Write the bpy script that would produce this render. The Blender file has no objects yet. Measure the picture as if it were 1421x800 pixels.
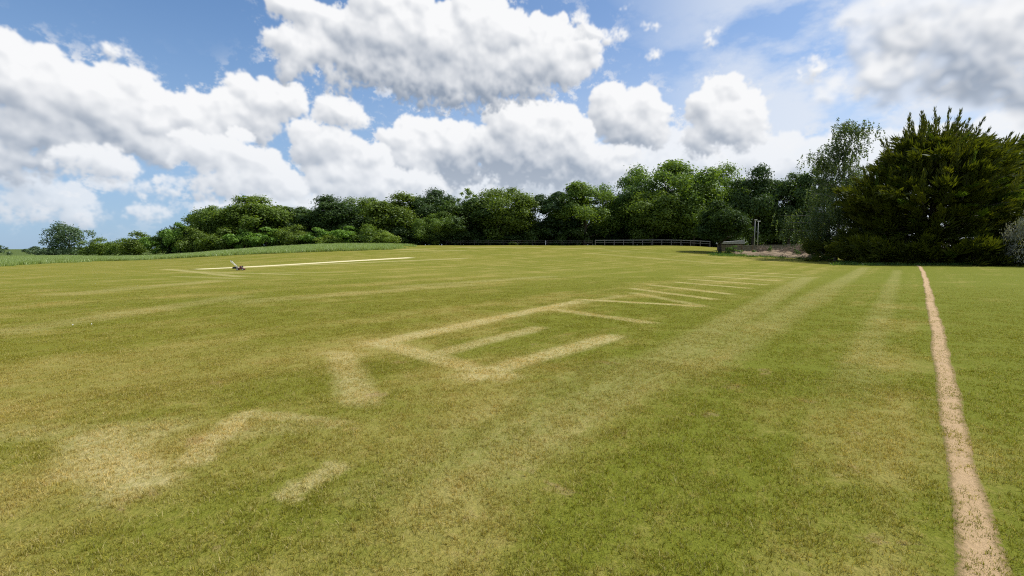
import bpy, math, random
import numpy as np
from mathutils import Vector, Matrix

R = math.radians
sc = bpy.context.scene
col = sc.collection
rng = np.random.default_rng(11)

# ------------------------------------------------------------------ camera
CAM_Z = 1.65
F, CX, CY, HOR = 710.0, 710.5, 400.0, 345.0
PITCH = math.atan((CY - HOR) / F)
cd = bpy.data.cameras.new('camera')
cd.sensor_width = 36.0
cd.lens = 36.0 * F / 1421.0
cd.clip_start = 0.05
cd.clip_end = 20000
cam = bpy.data.objects.new('camera', cd)
col.objects.link(cam)
cam.location = (0, 0, CAM_Z)
cam.rotation_euler = (R(90) - PITCH, 0, 0)
sc.camera = cam

SUN_AZ, SUN_EL = R(72), R(54)


def sstep(a, b, x):
    t = np.clip((np.asarray(x, float) - a) / (b - a), 0, 1)
    return t * t * (3 - 2 * t)


def hgt(x, y):
    """ground height: level near the path, rising gently to the wood, falling away on the left"""
    x = np.asarray(x, float); y = np.asarray(y, float)
    r = np.hypot(x, y)
    az = np.degrees(np.arctan2(x, np.maximum(y, 1e-6)))
    w = sstep(-38, -17, az) * (1 - 0.88 * sstep(16, 35, az))
    h = sstep(35, 118, r) * 2.35 * w
    h = h - 0.0058 * np.clip(r - 40, 0, 1400) * (1 - sstep(-40, -26, az)) * (y > 0)
    h = h + 0.02 * np.sin(x * 0.21 + 1.3) * np.cos(y * 0.17) * sstep(6, 20, r)
    return h


def ray(px, py):
    a = (px - CX) / F
    b = (CY - py) / F
    c, s = math.cos(PITCH), math.sin(PITCH)
    return np.array([a, c + b * s, -s + b * c])


def gp(px, py):
    """point of the ground seen at a place of the photo"""
    d = ray(px, py)
    t = 1.0
    prev = 0.0
    while t < 1500:
        p = np.array([0, 0, CAM_Z]) + d * t
        if p[2] < hgt(p[0], p[1]):
            lo, hi = prev, t
            for _ in range(40):
                m = 0.5 * (lo + hi)
                p = np.array([0, 0, CAM_Z]) + d * m
                if p[2] < hgt(p[0], p[1]): hi = m
                else: lo = m
            return p
        prev = t
        t *= 1.02
    return np.array([0, 0, CAM_Z]) + d * 1500


def at(px, depth):
    """ground position in a direction, at a depth in metres"""
    d = ray(px, 345)
    k = depth / d[1]
    x, y = d[0] * k, depth
    return np.array([x, y, float(hgt(x, y))])


def zat(py, depth):
    d = ray(CX, py)
    return CAM_Z + d[2] / d[1] * depth


# ------------------------------------------------------------------ tagging
def tag(o, label=None, cat=None, group=None, kind=None):
    if label: o['label'] = label
    if cat: o['category'] = cat
    if group: o['group'] = group
    if kind: o['kind'] = kind
    return o


def link(name, me, mat=None, parent=None):
    o = bpy.data.objects.new(name, me)
    col.objects.link(o)
    if mat is not None and me is not None and not me.materials:
        me.materials.append(mat)
    if parent is not None:
        o.parent = parent
    return o


def empty(name, loc=(0, 0, 0), rz=0.0):
    o = bpy.data.objects.new(name, None)
    col.objects.link(o)
    o.location = loc
    o.rotation_euler = (0, 0, rz)
    o.empty_display_size = 0.3
    return o


def copy_tree(o, parent=None):
    c = o.copy()
    col.objects.link(c)
    c.parent = parent
    for ch in list(o.children):
        copy_tree(ch, c)
    return c


# ------------------------------------------------------------------ mesh tools
def np_mesh(name, verts, faces, attrs=None, smooth=False):
    """verts (N,3); faces (M,k) array with k corners each"""
    me = bpy.data.meshes.new(name)
    verts = np.asarray(verts, np.float32); faces = np.asarray(faces, np.int32)
    me.vertices.add(len(verts)); me.vertices.foreach_set('co', verts.ravel())
    m, k = faces.shape
    me.loops.add(m * k); me.loops.foreach_set('vertex_index', faces.ravel())
    me.polygons.add(m)
    me.polygons.foreach_set('loop_start', np.arange(0, m * k, k, dtype=np.int32))
    me.polygons.foreach_set('loop_total', np.full(m, k, np.int32))
    if smooth: me.polygons.foreach_set('use_smooth', np.ones(m, bool))
    me.update(calc_edges=True)
    for n, v in (attrs or {}).items():
        a = me.attributes.new(n, 'FLOAT', 'POINT')
        a.data.foreach_set('value', np.asarray(v, np.float32))
    me.validate()
    return me


class MB:
    def __init__(s): s.v = []; s.f = []

    def box(s, c, size, rot=None):
        n = len(s.v)
        hx, hy, hz = [q / 2 for q in size]
        for dx, dy, dz in ((-1,-1,-1),(1,-1,-1),(1,1,-1),(-1,1,-1),(-1,-1,1),(1,-1,1),(1,1,1),(-1,1,1)):
            p = Vector((dx*hx, dy*hy, dz*hz))
            if rot is not None: p = rot @ p
            s.v.append(tuple(p + Vector(c)))
        for q in ((0,3,2,1),(4,5,6,7),(0,1,5,4),(1,2,6,5),(2,3,7,6),(3,0,4,7)):
            s.f.append([n + i for i in q])
        return s

    def tube(s, pts, rad, seg=8, cap=True):
        n0 = len(s.v)
        pts = [Vector(p) for p in pts]
        if not hasattr(rad, '__len__'): rad = [rad] * len(pts)
        for i, p in enumerate(pts):
            d = (pts[min(i+1, len(pts)-1)] - pts[max(i-1, 0)])
            d = d.normalized() if d.length > 1e-9 else Vector((0,0,1))
            ax = Vector((1,0,0)) if abs(d.x) < 0.8 else Vector((0,1,0))
            u = d.cross(ax).normalized(); w = d.cross(u)
            for k in range(seg):
                a = 2*math.pi*k/seg
                s.v.append(tuple(p + (u*math.cos(a) + w*math.sin(a))*rad[i]))
        for i in range(len(pts)-1):
            for k in range(seg):
                a = n0 + i*seg + k; b = n0 + i*seg + (k+1) % seg
                s.f.append([a, b, b+seg, a+seg])
        if cap:
            s.f.append([n0 + k for k in range(seg)][::-1])
            e = n0 + (len(pts)-1)*seg
            s.f.append([e + k for k in range(seg)])
        return s

    def prism(s, outline, y0, y1):
        """outline in xz, extruded along y"""
        n = len(s.v); k = len(outline)
        for y in (y0, y1):
            for (x, z) in outline: s.v.append((x, y, z))
        s.f.append([n+i for i in range(k)])
        s.f.append([n+k+i for i in range(k)][::-1])
        for i in range(k):
            j = (i+1) % k
            s.f.append([n+i, n+k+i, n+k+j, n+j])
        return s

    def build(s, name, mat, parent=None, bevel=0, smooth=False):
        me = bpy.data.meshes.new(name)
        me.from_pydata(s.v, [], s.f); me.validate()
        import bmesh
        bm = bmesh.new(); bm.from_mesh(me)
        bmesh.ops.recalc_face_normals(bm, faces=bm.faces)
        bm.to_mesh(me); bm.free()
        if smooth:
            for p in me.polygons: p.use_smooth = True
        me.materials.append(mat)
        o = link(name, me, None, parent)
        if bevel:
            m = o.modifiers.new('bevel', 'BEVEL'); m.width = bevel; m.segments = 2; m.limit_method = 'ANGLE'
        return o


# ------------------------------------------------------------------ node tools
class NT:
    def __init__(s, tree): s.t = tree; s.n = tree.nodes; s.l = tree.links

    def put(s, sock, v):
        if v is None: return
        if isinstance(v, bpy.types.NodeSocket): s.l.new(v, sock)
        else:
            if hasattr(sock, 'default_value'):
                if hasattr(sock.default_value, '__len__') and not hasattr(v, '__len__'):
                    v = [v] * len(sock.default_value)
                if hasattr(v, '__len__') and len(v) == 3 and len(sock.default_value) == 4: v = (*v, 1)
                sock.default_value = v

    def m(s, op, a=0.0, b=0.0, c=None, clamp=False):
        n = s.n.new('ShaderNodeMath'); n.operation = op; n.use_clamp = clamp
        s.put(n.inputs[0], a); s.put(n.inputs[1], b)
        if c is not None: s.put(n.inputs[2], c)
        return n.outputs[0]

    def v(s, op, a=(0,0,0), b=None, scale=None):
        n = s.n.new('ShaderNodeVectorMath'); n.operation = op
        s.put(n.inputs[0], a)
        if b is not None: s.put(n.inputs[1], b)
        if scale is not None: s.put(n.inputs['Scale'], scale)
        return n.outputs['Value'] if op in ('LENGTH', 'DOT_PRODUCT', 'DISTANCE') else n.outputs['Vector']

    def sep(s, a):
        n = s.n.new('ShaderNodeSeparateXYZ'); s.put(n.inputs[0], a); return n.outputs

    def comb(s, x=0.0, y=0.0, z=0.0):
        n = s.n.new('ShaderNodeCombineXYZ')
        for i, q in enumerate((x, y, z)): s.put(n.inputs[i], q)
        return n.outputs[0]

    def noise(s, vec, scale, detail=4, rough=0.5, dim='2D', color=False, dist=0.0, lac=2.0):
        n = s.n.new('ShaderNodeTexNoise'); n.noise_dimensions = dim
        s.put(n.inputs['Vector'], vec)
        for k, q in (('Scale', scale), ('Detail', detail), ('Roughness', rough), ('Distortion', dist), ('Lacunarity', lac)): s.put(n.inputs[k], q)
        return n.outputs['Color' if color else 'Fac']

    def voro(s, vec, scale, dim='2D', feature='F1', smooth=None, detail=0.0, rough=0.5, rand=1.0):
        n = s.n.new('ShaderNodeTexVoronoi'); n.voronoi_dimensions = dim; n.feature = feature
        s.put(n.inputs['Vector'], vec); s.put(n.inputs['Scale'], scale)
        s.put(n.inputs['Detail'], detail); s.put(n.inputs['Roughness'], rough); s.put(n.inputs['Randomness'], rand)
        if smooth is not None: s.put(n.inputs['Smoothness'], smooth)
        return n.outputs['Distance']

    def rng(s, v, a, b, c=0.0, d=1.0, smooth=True):
        n = s.n.new('ShaderNodeMapRange'); n.interpolation_type = 'SMOOTHSTEP' if smooth else 'LINEAR'; n.clamp = not smooth
        for i, q in enumerate((v, a, b, c, d)): s.put(n.inputs[i], q)
        return n.outputs[0]

    def mix(s, f, a, b, mode='MIX'):
        n = s.n.new('ShaderNodeMix'); n.data_type = 'RGBA'; n.blend_type = mode
        s.put(n.inputs[0], f); s.put(n.inputs[6], a); s.put(n.inputs[7], b)
        return n.outputs[2]

    def mapt(s, vec, loc, rz, scale):
        n = s.n.new('ShaderNodeMapping'); n.vector_type = 'TEXTURE'
        s.put(n.inputs[0], vec)
        n.inputs[1].default_value = (loc[0], loc[1], 0)
        n.inputs[2].default_value = (0, 0, rz)
        n.inputs[3].default_value = (scale[0], scale[1], 1)
        return n.outputs[0]

    def sphere(s, vec):
        n = s.n.new('ShaderNodeTexGradient'); n.gradient_type = 'SPHERICAL'
        s.put(n.inputs[0], vec); return n.outputs['Fac']

    def group(s, g, vec):
        n = s.n.new('ShaderNodeGroup'); n.node_tree = g
        s.put(n.inputs[0], vec)
        return n.outputs


def new_group(name, outs):
    g = bpy.data.node_groups.new(name, 'ShaderNodeTree')
    g.interface.new_socket('Vector', in_out='INPUT', socket_type='NodeSocketVector')
    for o, t in outs: g.interface.new_socket(o, in_out='OUTPUT', socket_type=t)
    gi = g.nodes.new('NodeGroupInput'); go = g.nodes.new('NodeGroupOutput')
    return g, NT(g), gi.outputs[0], go


# ------------------------------------------------------------------ sky
def azel(px, py):
    d = ray(px, py)
    return math.atan2(d[0], d[1]), math.atan2(d[2], math.hypot(d[0], d[1]))


def ang_scale(px, py):
    """radians of azimuth and of elevation per photo pixel"""
    a0, e0 = azel(px - 4, py); a1, e1 = azel(px + 4, py)
    b0, f0 = azel(px, py - 4); b1, f1 = azel(px, py + 4)
    return abs(a1 - a0) / 8, abs(f1 - f0) / 8


# cumulus billows, farthest bank first: centre and half sizes (x, y, half width, half height[, softness[, brightness]])
BANKS = [
  [  # low pale bank over the wood
    (830, 262, 190, 34, 3, .1), (1000, 240, 150, 34, 3, .15), (1130, 235, 120, 36, 3, .15), (620, 275, 150, 24, 3, .1), (1250, 228, 140, 36, 4, .2), (1400, 210, 120, 40, 4, .2), (1340, 240, 160, 40, 4, .2),
    (905, 218, 62, 30, 2, .15), (955, 225, 52, 30, 2, .15), (1010, 226, 60, 28, 2, .15), (1085, 212, 50, 22, 2, .2), (860, 225, 60, 28, 2, .1), (730, 275, 40, 16, 1, .25), (690, 278, 36, 12, 1, .2), (745, 285, 60, 14, 1, .2), (400, 288, 110, 14, 3, .1), (520, 285, 90, 16, 3, .1)],
  [  # scraps low on the left
    (45, 262, 60, 12, 3, -.1), (95, 276, 44, 16, 1.5, .1), (30, 282, 60, 14, 2, .05), (70, 300, 90, 12, 5, -.1), (205, 293, 36, 7, 2, .1), (195, 300, 28, 6, 3, 0), (235, 255, 26, 9, 2, .1), (292, 286, 24, 8, 2, .1), (180, 260, 38, 9, 3, 0), (215, 268, 32, 8, 3, -.1), (20, 250, 70, 14, 5, -.15)],
  [  # row right of the middle
    (1008, 128, 32, 28, 1), (1035, 158, 28, 30, 1), (983, 150, 30, 28, 1), (1012, 172, 50, 30, 1.5), (1000, 192, 60, 20, 4, -.1),
    (848, 140, 28, 24, 1), (885, 148, 36, 26, 1), (908, 160, 20, 24, 1), (855, 165, 42, 30, 1.5), (880, 185, 50, 22, 3, -.15)],
  [
    (738, 160, 26, 22, 1), (770, 166, 32, 24, 1), (695, 162, 26, 24, 1), (715, 182, 48, 28, 1.2), (785, 190, 38, 28, 1.2), (750, 202, 70, 26, 3, -.1), (700, 215, 80, 26, 4, -.15), (800, 226, 86, 26, 4, -.12),
    (570, 178, 24, 16, 1), (598, 186, 28, 18, 1), (630, 188, 30, 20, 1), (655, 205, 22, 26, 1), (560, 200, 34, 26, 1.2), (620, 212, 54, 30, 1.5), (660, 230, 80, 24, 5, -.45), (740, 238, 120, 20, 6, -.45), (560, 232, 60, 24, 4, -.05),
    (542, 207, 22, 22, 1, .05), (535, 225, 34, 20, 2)],
  [  # small ones
    (468, 158, 38, 20, 2), (490, 168, 24, 12, 2), (425, 187, 26, 22, 1.2), (450, 207, 44, 28, 1.5), (485, 210, 30, 18, 2), (505, 225, 44, 22, 2), (470, 242, 58, 18, 1.5, .1), (520, 250, 48, 16, 2, .1), (445, 262, 60, 14, 3, 0), (560, 258, 70, 16, 4, -.05), (500, 270, 70, 12, 4, -.1)],
  [  # bank on the left
    (15, 82, 40, 34, 1), (65, 98, 44, 32, 1), (115, 114, 42, 28, 1), (150, 100, 24, 20, 1), (180, 124, 42, 30, 1), (212, 150, 32, 30, 1), (30, 120, 75, 46, 1.5), (110, 150, 90, 42, 1.5), (190, 172, 52, 36, 1.5),
    (262, 148, 26, 22, 1), (300, 150, 32, 24, 1), (280, 176, 54, 34, 1.5),
    (345, 128, 28, 22, 1), (368, 126, 24, 20, 1), (398, 135, 26, 22, 1), (372, 150, 50, 26, 1.3), (335, 172, 54, 24, 2, -.05),
    (20, 165, 40, 20, 2, .1), (70, 192, 110, 36, 4, -.2), (160, 198, 90, 28, 4, -.15), (20, 222, 90, 28, 6, -.25), (250, 203, 60, 26, 3, -.05)],
  [  (130, 225, 60, 24, 3, 0), (170, 233, 32, 16, 2, .05), (335, 188, 20, 11, 1.2, .1), (262, 197, 24, 18, 1.2, .1), (290, 212, 44, 28, 1.2, .05), (330, 217, 38, 20, 1, .1), (362, 230, 34, 24, 1, .1), (388, 250, 30, 22, 1, .1), (300, 235, 50, 18, 3, .0), (350, 258, 66, 18, 3, .05), (405, 268, 30, 12, 2, .1), (356, 242, 13, 11, 1, .12), (300, 260, 60, 10, 5, -.05)],
  [  # great cloud at the top
    (395, 8, 30, 20, 1.2), (425, 22, 28, 28, 1.2), (450, 25, 20, 20, 1.5), (400, 65, 40, 26, 2), (445, 72, 48, 30, 2, -.03), (430, 92, 50, 18, 4, -.05),
    (530, 12, 50, 32, 1.5, -.05), (575, 8, 34, 28, 1.2), (490, 55, 46, 40, 1.5, -.05), (548, 55, 54, 44, 1.5), (602, 37, 28, 32, 1), (590, 70, 58, 44, 1.5), (645, 12, 32, 26, 1), (672, 25, 32, 30, 1), (655, 45, 40, 42, 1.2), (620, 45, 22, 28, 1), (640, 80, 52, 44, 1.5), (700, 52, 38, 38, 1.2),
    (730, 48, 34, 28, 1), (765, 48, 28, 26, 1), (800, 66, 32, 30, 1), (755, 80, 50, 36, 1.3), (810, 88, 22, 22, 1.3), (775, 100, 48, 22, 2, .05), (700, 100, 70, 32, 3, -.05),
    (505, 98, 66, 30, 5, -.1), (590, 116, 96, 28, 5, -.15), (690, 118, 76, 24, 5, -.15), (590, 100, 48, 22, 2, .02), (640, 108, 38, 20, 2, .02), (640, 138, 80, 13, 8, -.2)],
  [  (800, 28, 18, 9, 6), (812, 42, 16, 6, 6), (845, 48, 24, 5, 7), (905, 76, 11, 6, 4), (870, 12, 8, 4, 5), (900, 38, 10, 5, 6), (995, 50, 14, 6, 9), (1125, 92, 22, 12, 9), (160, 70, 20, 5, 12, 0)],
  [  # broken cloud at the upper right
    (1192, 32, 28, 38, 6, .2), (1218, 18, 40, 28, 5, .25), (1205, 70, 36, 30, 6, .15), (1235, 60, 36, 36, 6, .1), (1260, 20, 60, 36, 7, -.05), (1330, 20, 80, 30, 7, -.05), (1400, 15, 70, 32, 6, .05), (1500, 20, 130, 60, 7, -.1)],
  [ (1280, 60, 60, 40, 8, -.2), (1350, 60, 90, 46, 8, -.25), (1430, 70, 80, 50, 8, -.25), (1250, 100, 60, 20, 7, .05), (1215, 124, 42, 10, 8, -.35), (1262, 108, 30, 10, 8, -.3), (1330, 103, 90, 28, 8, -.45), (1400, 102, 80, 30, 8, -.42), (1480, 110, 120, 50, 8, -.35), (1230, 140, 26, 7, 8, -.4)],
  [ (1310, 10, 24, 7, 8, .3), (1385, 18, 44, 8, 8, .3), (1165, 125, 30, 20, 12, .2), (1240, 95, 34, 14, 9, .2)],
]
AZ0, AZ1, EL0, EL1 = -1.0, 1.0, -0.02, 0.62
SKW, SKH = 2048, 656


def cloud_maps():
    """three maps over azimuth and elevation: brightness, cover, thin veil noise"""
    r = np.random.default_rng(5)
    S = SKW / (AZ1 - AZ0)                                   # cells per radian
    fy = np.fft.fftfreq(SKH)[:, None] * SKH; fx = np.fft.rfftfreq(SKW)[None] * SKW
    def spectral(beta, lo, stretch=1.0):
        # lo: longest wave in cells
        k = np.hypot(fy / SKH, fx / SKW * stretch) + 1e-9
        amp = k ** (-beta) * (k > 1.0 / lo)
        ph = r.normal(size=k.shape) + 1j * r.normal(size=k.shape)
        n = np.fft.irfft2(ph * amp, s=(SKH, SKW))
        return n / n.std()
    def blur(a, s):
        k2 = (fy / SKH) ** 2 + (fx / SKW) ** 2
        return np.fft.irfft2(np.fft.rfft2(a) * np.exp(-2 * (math.pi * s) ** 2 * k2), s=(SKH, SKW))
    w1, w2 = spectral(1.55, 130), spectral(1.55, 130)
    fine = spectral(1.25, 46)
    bill = np.abs(spectral(1.7, 60)); bill = bill / bill.std()
    lit_all = np.zeros((SKH, SKW)); cov = np.zeros((SKH, SKW))
    yy, xx = np.mgrid[0:SKH, 0:SKW].astype(np.float32)
    xw = xx + 2.6 * w1; yw = yy + 2.3 * w2
    for ib, bank in enumerate(BANKS):
        z = np.full((SKH, SKW), -30.0); soft = np.full((SKH, SKW), 3.0); bright = np.zeros((SKH, SKW))
        def ball(cx, cyy, cz, ra, rb, sf, br):
            x0, x1 = int(cx - ra * 1.25 - 14), int(cx + ra * 1.25 + 14); y0, y1 = int(cyy - rb * 1.25 - 14), int(cyy + rb * 1.25 + 14)
            x0, x1, y0, y1 = max(x0, 0), min(x1, SKW), max(y0, 0), min(y1, SKH)
            if x1 - x0 < 2 or y1 - y0 < 2: return
            sl = (slice(y0, y1), slice(x0, x1))
            q = 1 - ((xw[sl] - cx) / ra) ** 2 - ((yw[sl] - cyy) / rb) ** 2
            rz = math.sqrt(ra * rb)
            h = np.where(q > 0, rz * np.sqrt(np.maximum(q, 0)), rz * q * .8) + cz
            b = h > z[sl]
            # a softer lower edge, so that one billow sinks into the next
            z[sl] = np.where(b, h, z[sl]); soft[sl] = np.where(b, sf * (1 + 2.2 * np.clip((cyy - yw[sl]) / rb, 0, 1)), soft[sl]); bright[sl] = np.where(b, br, bright[sl])
        for pf in bank:
            px, py, hw, hh = pf[:4]
            sf = pf[4] if len(pf) > 4 else 1.5
            br = pf[5] if len(pf) > 5 else 0.0
            a, e = azel(px, py); ka, ke = ang_scale(px, py)
            cx, cyy = (a - AZ0) * S, (e - EL0) * S
            ra, rb = hw * ka * S * .9, hh * ke * S * .9
            ball(cx, cyy, 0, ra * .95, rb * .92, sf, br)
            rm = math.sqrt(ra * rb)
            for k in range(26):                                # billows over its face and rim
                t = r.uniform(-.35 * math.pi, 1.35 * math.pi)
                d = r.uniform(.1, .9) ** .7
                q = r.uniform(.18, .44) * rm
                bx, by = cx + math.cos(t) * d * ra * .95, cyy + math.sin(t) * d * rb * .88
                bz = rm * math.sqrt(max(0, 1 - d * d)) * r.uniform(.55, 1.05) - q * .25
                ball(bx, by, bz, q * 1.1, q * .95, sf, br)
                for j in range(5):
                    t2 = r.uniform(0, 2 * math.pi); d2 = r.uniform(.35, .95); q2 = q * r.uniform(.25, .5)
                    ball(bx + math.cos(t2) * d2 * q, by + math.sin(t2) * d2 * q * .9, bz + q * math.sqrt(1 - d2 * d2) * .9 - q2 * .3, q2 * 1.1, q2, sf, br)
        inside = z > -29
        soft = blur(np.where(inside, soft, 3.0), 7); bright = blur(bright, 9) / np.maximum(blur((inside & (z > -6)).astype(float), 9), .08)
        bright = np.clip(bright, -.6, .4)
        zz = z + 1.5 * fine * (1 + .60 * soft) + 1.3 * w2 * (soft - 1) + 2.6 * np.minimum(w1, 1.5)
        cover = sstep(-1.6 * soft - 2.0, 3.4 * soft + 6.0, zz)
        cover = blur(cover, 1.0)
        if ib == 0: cover = cover * .85 * sstep(10, 70, yy + 9 * w1)
        if ib == 1: cover = cover * .8
        if ib in (9, 10, 11): cover = blur(cover, 3.5) * (.78 if ib == 9 else .88)
        zc = np.maximum(blur(np.maximum(zz, -6), 1.6), -6)
        dif = 0
        for sg, wt, fl in ((2.2, .17, 1.6), (4.5, .40, 1.0), (11.0, .55, .6)):
            gy, gx = np.gradient(blur(zc, sg))
            kf = 1.0 / (1 + .30 * (soft - 1)) if sg < 4 else 1.0 / (1 + .10 * (soft - 1))
            gx, gy = gx * kf, gy * kf
            dif = dif + wt * (-gx * .34 - gy * .82 + .42 * fl) / np.sqrt(gx * gx + gy * gy + fl * fl)
        # what lies above, on the sun's side, shades
        th = np.maximum(zc, 0); tau = np.zeros_like(th); big = blur(th, 4)
        for k in range(1, 19):
            s = k * 6
            tau += np.roll(np.roll(big, -int(s * .92), 0), -int(s * .35), 1) * math.exp(-k / 11.0)
        tau /= 18 * 30
        occ = np.clip((blur(zc, 9) - zc) / 14, -.8, 1.2)
        lit = .90 + .46 * (dif - .36) - .70 * (1 - np.exp(-1.1 * tau)) - .12 * occ + bright * .9
        if ib in (9, 10, 11): lit = blur(lit, 2) - .08
        lit = np.clip(lit, 0, 1.0)
        lit_all = lit_all * (1 - cover) + lit * cover
        cov = cov + cover - cov * cover
    lit_n = np.where(cov > 1e-3, lit_all / np.maximum(cov, 1e-3), .85)
    lit_n = np.where(cov > .02, lit_n, .85)
    # torn shreds round the masses
    near_c = np.clip(blur(cov, 22) * 1.7, 0, 1)
    shred = sstep(.15, 2.3, spectral(1.5, 90, 1.5) + .25 * fine) * near_c * .8
    lit_n = (lit_n * cov + .86 * shred * (1 - cov) + 1e-4) / (cov + shred * (1 - cov) + 1e-4)
    cov = cov + shred * (1 - cov)
    veil = np.clip(.5 + .22 * spectral(1.75, 320, 2.2), 0, 1)
    return np.clip(lit_n, 0, 1), np.clip(cov, 0, 1), veil


def make_world():
    w = bpy.data.worlds.new('World'); sc.world = w; w.use_nodes = True
    t = NT(w.node_tree); t.n.clear()
    STR = 0.10
    lit, cov, vn = cloud_maps()
    img = bpy.data.images.new('clouds', SKW, SKH, alpha=False, float_buffer=True)
    img.colorspace_settings.name = 'Non-Color'
    px = np.ones((SKH, SKW, 4), np.float32)
    px[..., 0] = lit; px[..., 1] = cov; px[..., 2] = vn
    img.pixels.foreach_set(px.ravel()); img.update(); img.pack()
    tc = t.n.new('ShaderNodeTexCoord')
    s = t.sep(tc.outputs['Generated'])
    az = t.m('ARCTAN2', s[0], s[1])
    el = t.m('ARCSINE', s[2])
    uv = t.comb(t.m('MULTIPLY_ADD', az, 1 / (AZ1 - AZ0), -AZ0 / (AZ1 - AZ0)), t.m('MULTIPLY_ADD', el, 1 / (EL1 - EL0), -EL0 / (EL1 - EL0)))
    it = t.n.new('ShaderNodeTexImage'); it.image = img; it.extension = 'MIRROR'; it.interpolation = 'Cubic'
    t.l.new(uv, it.inputs[0])
    sp = t.n.new('ShaderNodeSeparateColor'); t.l.new(it.outputs[0], sp.inputs[0])
    lit, cov, vn = sp.outputs
    white = (.82 / STR, .825 / STR, .835 / STR)
    grey = (.255 / STR, .305 / STR, .385 / STR)
    ccol = t.mix(lit, grey, white)
    sky = t.n.new('ShaderNodeTexSky'); sky.sky_type = 'NISHITA'; sky.sun_disc = False
    sky.sun_elevation = SUN_EL; sky.sun_rotation = SUN_AZ
    sky.air_density = 1.0; sky.dust_density = 0.6; sky.ozone_density = 2.2; sky.altitude = 100
    va = t.m('MULTIPLY', t.rng(az, .04, .52), t.rng(vn, -.25, .55))
    low = t.m('ADD', .14, t.m('MULTIPLY', t.rng(el, .44, .02), .60))
    wisps = t.m('MULTIPLY', t.rng(vn, .45, .95), .28)
    veil = t.m('MAXIMUM', t.m('MULTIPLY', va, .9), t.m('MAXIMUM', low, wisps))
    skyc = t.mix(1.0, sky.outputs[0], (.66, .93, 1.16), 'MULTIPLY')
    vcol = t.mix(t.rng(az, -.5, .45), (.33 / STR, .46 / STR, .65 / STR), (.67 / STR, .715 / STR, .79 / STR))
    c = t.mix(veil, skyc, vcol)
    ccol = t.mix(t.m('MULTIPLY', t.rng(el, .26, .03), .45), ccol, (.60 / STR, .66 / STR, .74 / STR))
    c = t.mix(cov, c, ccol)
    bg = t.n.new('ShaderNodeBackground'); t.l.new(c, bg.inputs[0]); bg.inputs[1].default_value = STR
    o = t.n.new('ShaderNodeOutputWorld'); t.l.new(bg.outputs[0], o.inputs[0])
    w.cycles.sampling_method = 'MANUAL'; w.cycles.sample_map_resolution = 512


make_world()

# ------------------------------------------------------------------ sun
sl = bpy.data.lights.new('sun', 'SUN'); sl.energy = 5.0; sl.angle = R(0.53); sl.color = (1.0, .955, .88)
so = bpy.data.objects.new('sun', sl); col.objects.link(so)
sd = Vector((math.sin(SUN_AZ)*math.cos(SUN_EL), math.cos(SUN_AZ)*math.cos(SUN_EL), math.sin(SUN_EL)))
so.rotation_euler = sd.to_track_quat('Z', 'Y').to_euler()
so.location = sd * 60

sc.render.engine = 'CYCLES'
sc.view_settings.view_transform = 'Standard'
sc.view_settings.look = 'None'
sc.view_settings.exposure = 0.21
sc.view_settings.gamma = 1.0
sc.view_settings.use_curve_mapping = False
cy = sc.cycles
cy.max_bounces = 5; cy.diffuse_bounces = 3; cy.glossy_bounces = 1; cy.transmission_bounces = 3; cy.transparent_max_bounces = 6
cy.caustics_reflective = False; cy.caustics_refractive = False
cy.use_adaptive_sampling = True; cy.adaptive_threshold = 0.012
cy.use_denoising = False
cy.pixel_filter_type = 'BLACKMAN_HARRIS'; cy.filter_width = 1.15
cy.sample_clamp_indirect = 6.0
# ------------------------------------------------------------------ materials
def new_mat(name):
    m = bpy.data.materials.new(name); m.use_nodes = True
    t = NT(m.node_tree); t.n.clear()
    o = t.n.new('ShaderNodeOutputMaterial')
    return m, t, o


def plain(name, c1, c2, rough=.7, scale=6.0, metal=0.0, bump=0.0, spec=.4):
    m, t, o = new_mat(name)
    g = t.n.new('ShaderNodeTexCoord')
    n = t.noise(g.outputs['Object'], scale, 5, .6, dim='3D')
    b = t.n.new('ShaderNodeBsdfPrincipled')
    t.put(b.inputs['Base Color'], t.mix(t.rng(n, .3, .7), c1, c2))
    b.inputs['Roughness'].default_value = rough; b.inputs['Metallic'].default_value = metal
    b.inputs['Specular IOR Level'].default_value = spec
    if bump:
        bp = t.n.new('ShaderNodeBump'); bp.inputs['Strength'].default_value = bump; bp.inputs['Distance'].default_value = .02
        t.l.new(n, bp.inputs['Height']); t.l.new(bp.outputs[0], b.inputs['Normal'])
    t.l.new(b.outputs[0], o.inputs[0])
    return m


def leaf_mat(name, c1, c2, c3, trans=.42, gloss=.02, tcol=(1.25, 1.25, .45)):
    """leaf colours mixed by the leaf's own number and by the plant's own number"""
    m, t, o = new_mat(name)
    at_ = t.n.new('ShaderNodeAttribute'); at_.attribute_name = 'tint'
    oi = t.n.new('ShaderNodeObjectInfo')
    c = t.mix(at_.outputs['Fac'], c1, c2)
    c = t.mix(t.m('MULTIPLY', oi.outputs['Random'], .75), c, c3)
    df = t.n.new('ShaderNodeBsdfDiffuse'); t.put(df.inputs[0], c)
    tr = t.n.new('ShaderNodeBsdfTranslucent'); t.put(tr.inputs[0], t.mix(1.0, c, tcol, 'MULTIPLY'))
    ms = t.n.new('ShaderNodeMixShader'); ms.inputs[0].default_value = trans
    t.l.new(df.outputs[0], ms.inputs[1]); t.l.new(tr.outputs[0], ms.inputs[2])
    gl = t.n.new('ShaderNodeBsdfGlossy'); gl.inputs['Roughness'].default_value = .45; gl.inputs[0].default_value = (.8, .85, .9, 1)
    m2 = t.n.new('ShaderNodeMixShader'); m2.inputs[0].default_value = gloss
    t.l.new(ms.outputs[0], m2.inputs[1]); t.l.new(gl.outputs[0], m2.inputs[2])
    t.l.new(m2.outputs[0], o.inputs[0])
    return m


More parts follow.
